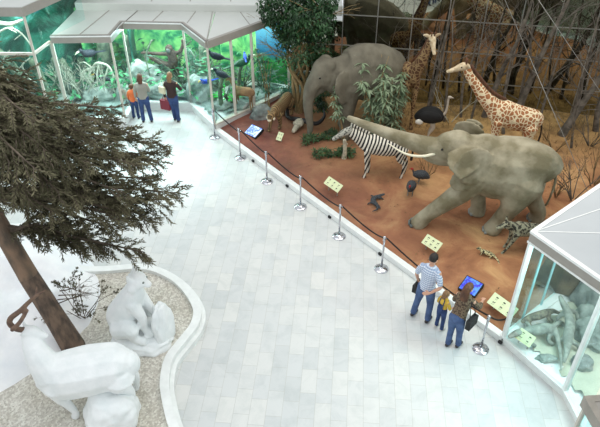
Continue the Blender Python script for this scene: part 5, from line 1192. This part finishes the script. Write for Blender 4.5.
wb = person('woman with fair hair in a dark top carrying bags at the jungle case', (a_.x, a_.y, 0), 82, 1.68, dict(arms=[[(.17,.0,1.38), (.30,.04,1.16), (.24,.22,1.10)], [(-.17,.0,1.38), (-.24,.0,1.12), (-.26,.04,.86)]],
     legs=[[(.085,0,.90), (.10,.02,.48), (.12,-.04,.09)], [(-.085,0,.90), (-.04,.04,.48), (-.02,.06,.09)]], top='darktop', jeans='jeans_d', hair='hair_bl', hairstyle='mid', sleeve=1.0, lean=0))
bg = B(); box(bg, (0,0,-.20), (.12,.34,.32)); tube(bg, [(0,-.10,-.05), (0,-.07,.06), (0,0,.09), (0,.07,.06), (0,.10,-.05)], [.009]*5, 6)
b3 = build('tote_bag', bg, 'redbag', bevel=.015); b3.location = Rz(wb, (-.275,.05,.77)); b3.rotation_euler.z = wb.rotation_euler.z+1.3; tag(b3, 'dark red tote bag hanging from the hand of the fair-haired woman', 'bag')
bg = B(); box(bg, (0,0,0), (.07,.22,.22)); tube(bg, [(0,-.08,.10), (.03,-.04,.28), (.05,.0,.36), (.03,.04,.28), (0,.08,.10)], [.008]*5, 6)
b4 = build('shoulder_bag', bg, 'cream', bevel=.012); b4.location = Rz(wb, (-.27,-.10,1.16)); b4.rotation_euler.z = wb.rotation_euler.z+1.2; tag(b4, 'cream shoulder bag at the left side of the fair-haired woman', 'bag')
# ================================================================== LIGHT
w = bpy.data.worlds.new('World'); bpy.context.scene.world = w; w.use_nodes = True
w.node_tree.nodes['Background'].inputs[0].default_value = (.93,.97,1,1); w.node_tree.nodes['Background'].inputs[1].default_value = .78
lamp('skylight', (-4, 9, 12), (9, 9), 400, (.93,.98,1))
lamp('spot_warm', (4.5, 13, 9.5), (6, 5), 320, (1,.92,.80))
for i, (x, y, sx, sy, e) in enumerate(((-4.4,19.6,3.0,1.0,130), (-6.3,18.9,1.2,1.4,60), (-2.9,18.7,.5,1.0,30), (-1.6,19.1,1.0,.6,45))):
    lamp('case_light', (x, y, H+.05), (sx, sy), e, (.90,1,1))
lamp('case_light', (-8.6, 17.8, TH-.02), (2, 1), 90, (.85,1,.95))
lamp('case_light', (6.2, 7.4, H+.1), (2, 2.4), 85, (.97,.99,1))
lamp('case_front_light', (-4.4, 18.75, H-.12), (1.8, .12), 45, (.72,.97,1), (math.radians(-50), 0, 0))
lamp('case_front_light', (-6.2, 17.75, H-.12), (1.4, .12), 30, (.72,.97,1), (math.radians(-50), 0, 0))
lamp('case_front_light', (4.75, 8.2, H-.12), (.12, 1.4), 34, (.60,.97,1), (0, math.radians(50), math.radians(33)))
v = bpy.context.scene.view_settings; v.view_transform = 'Standard'; v.look = 'None'; v.gamma = 1; v.use_curve_mapping = False; v.exposure = .2
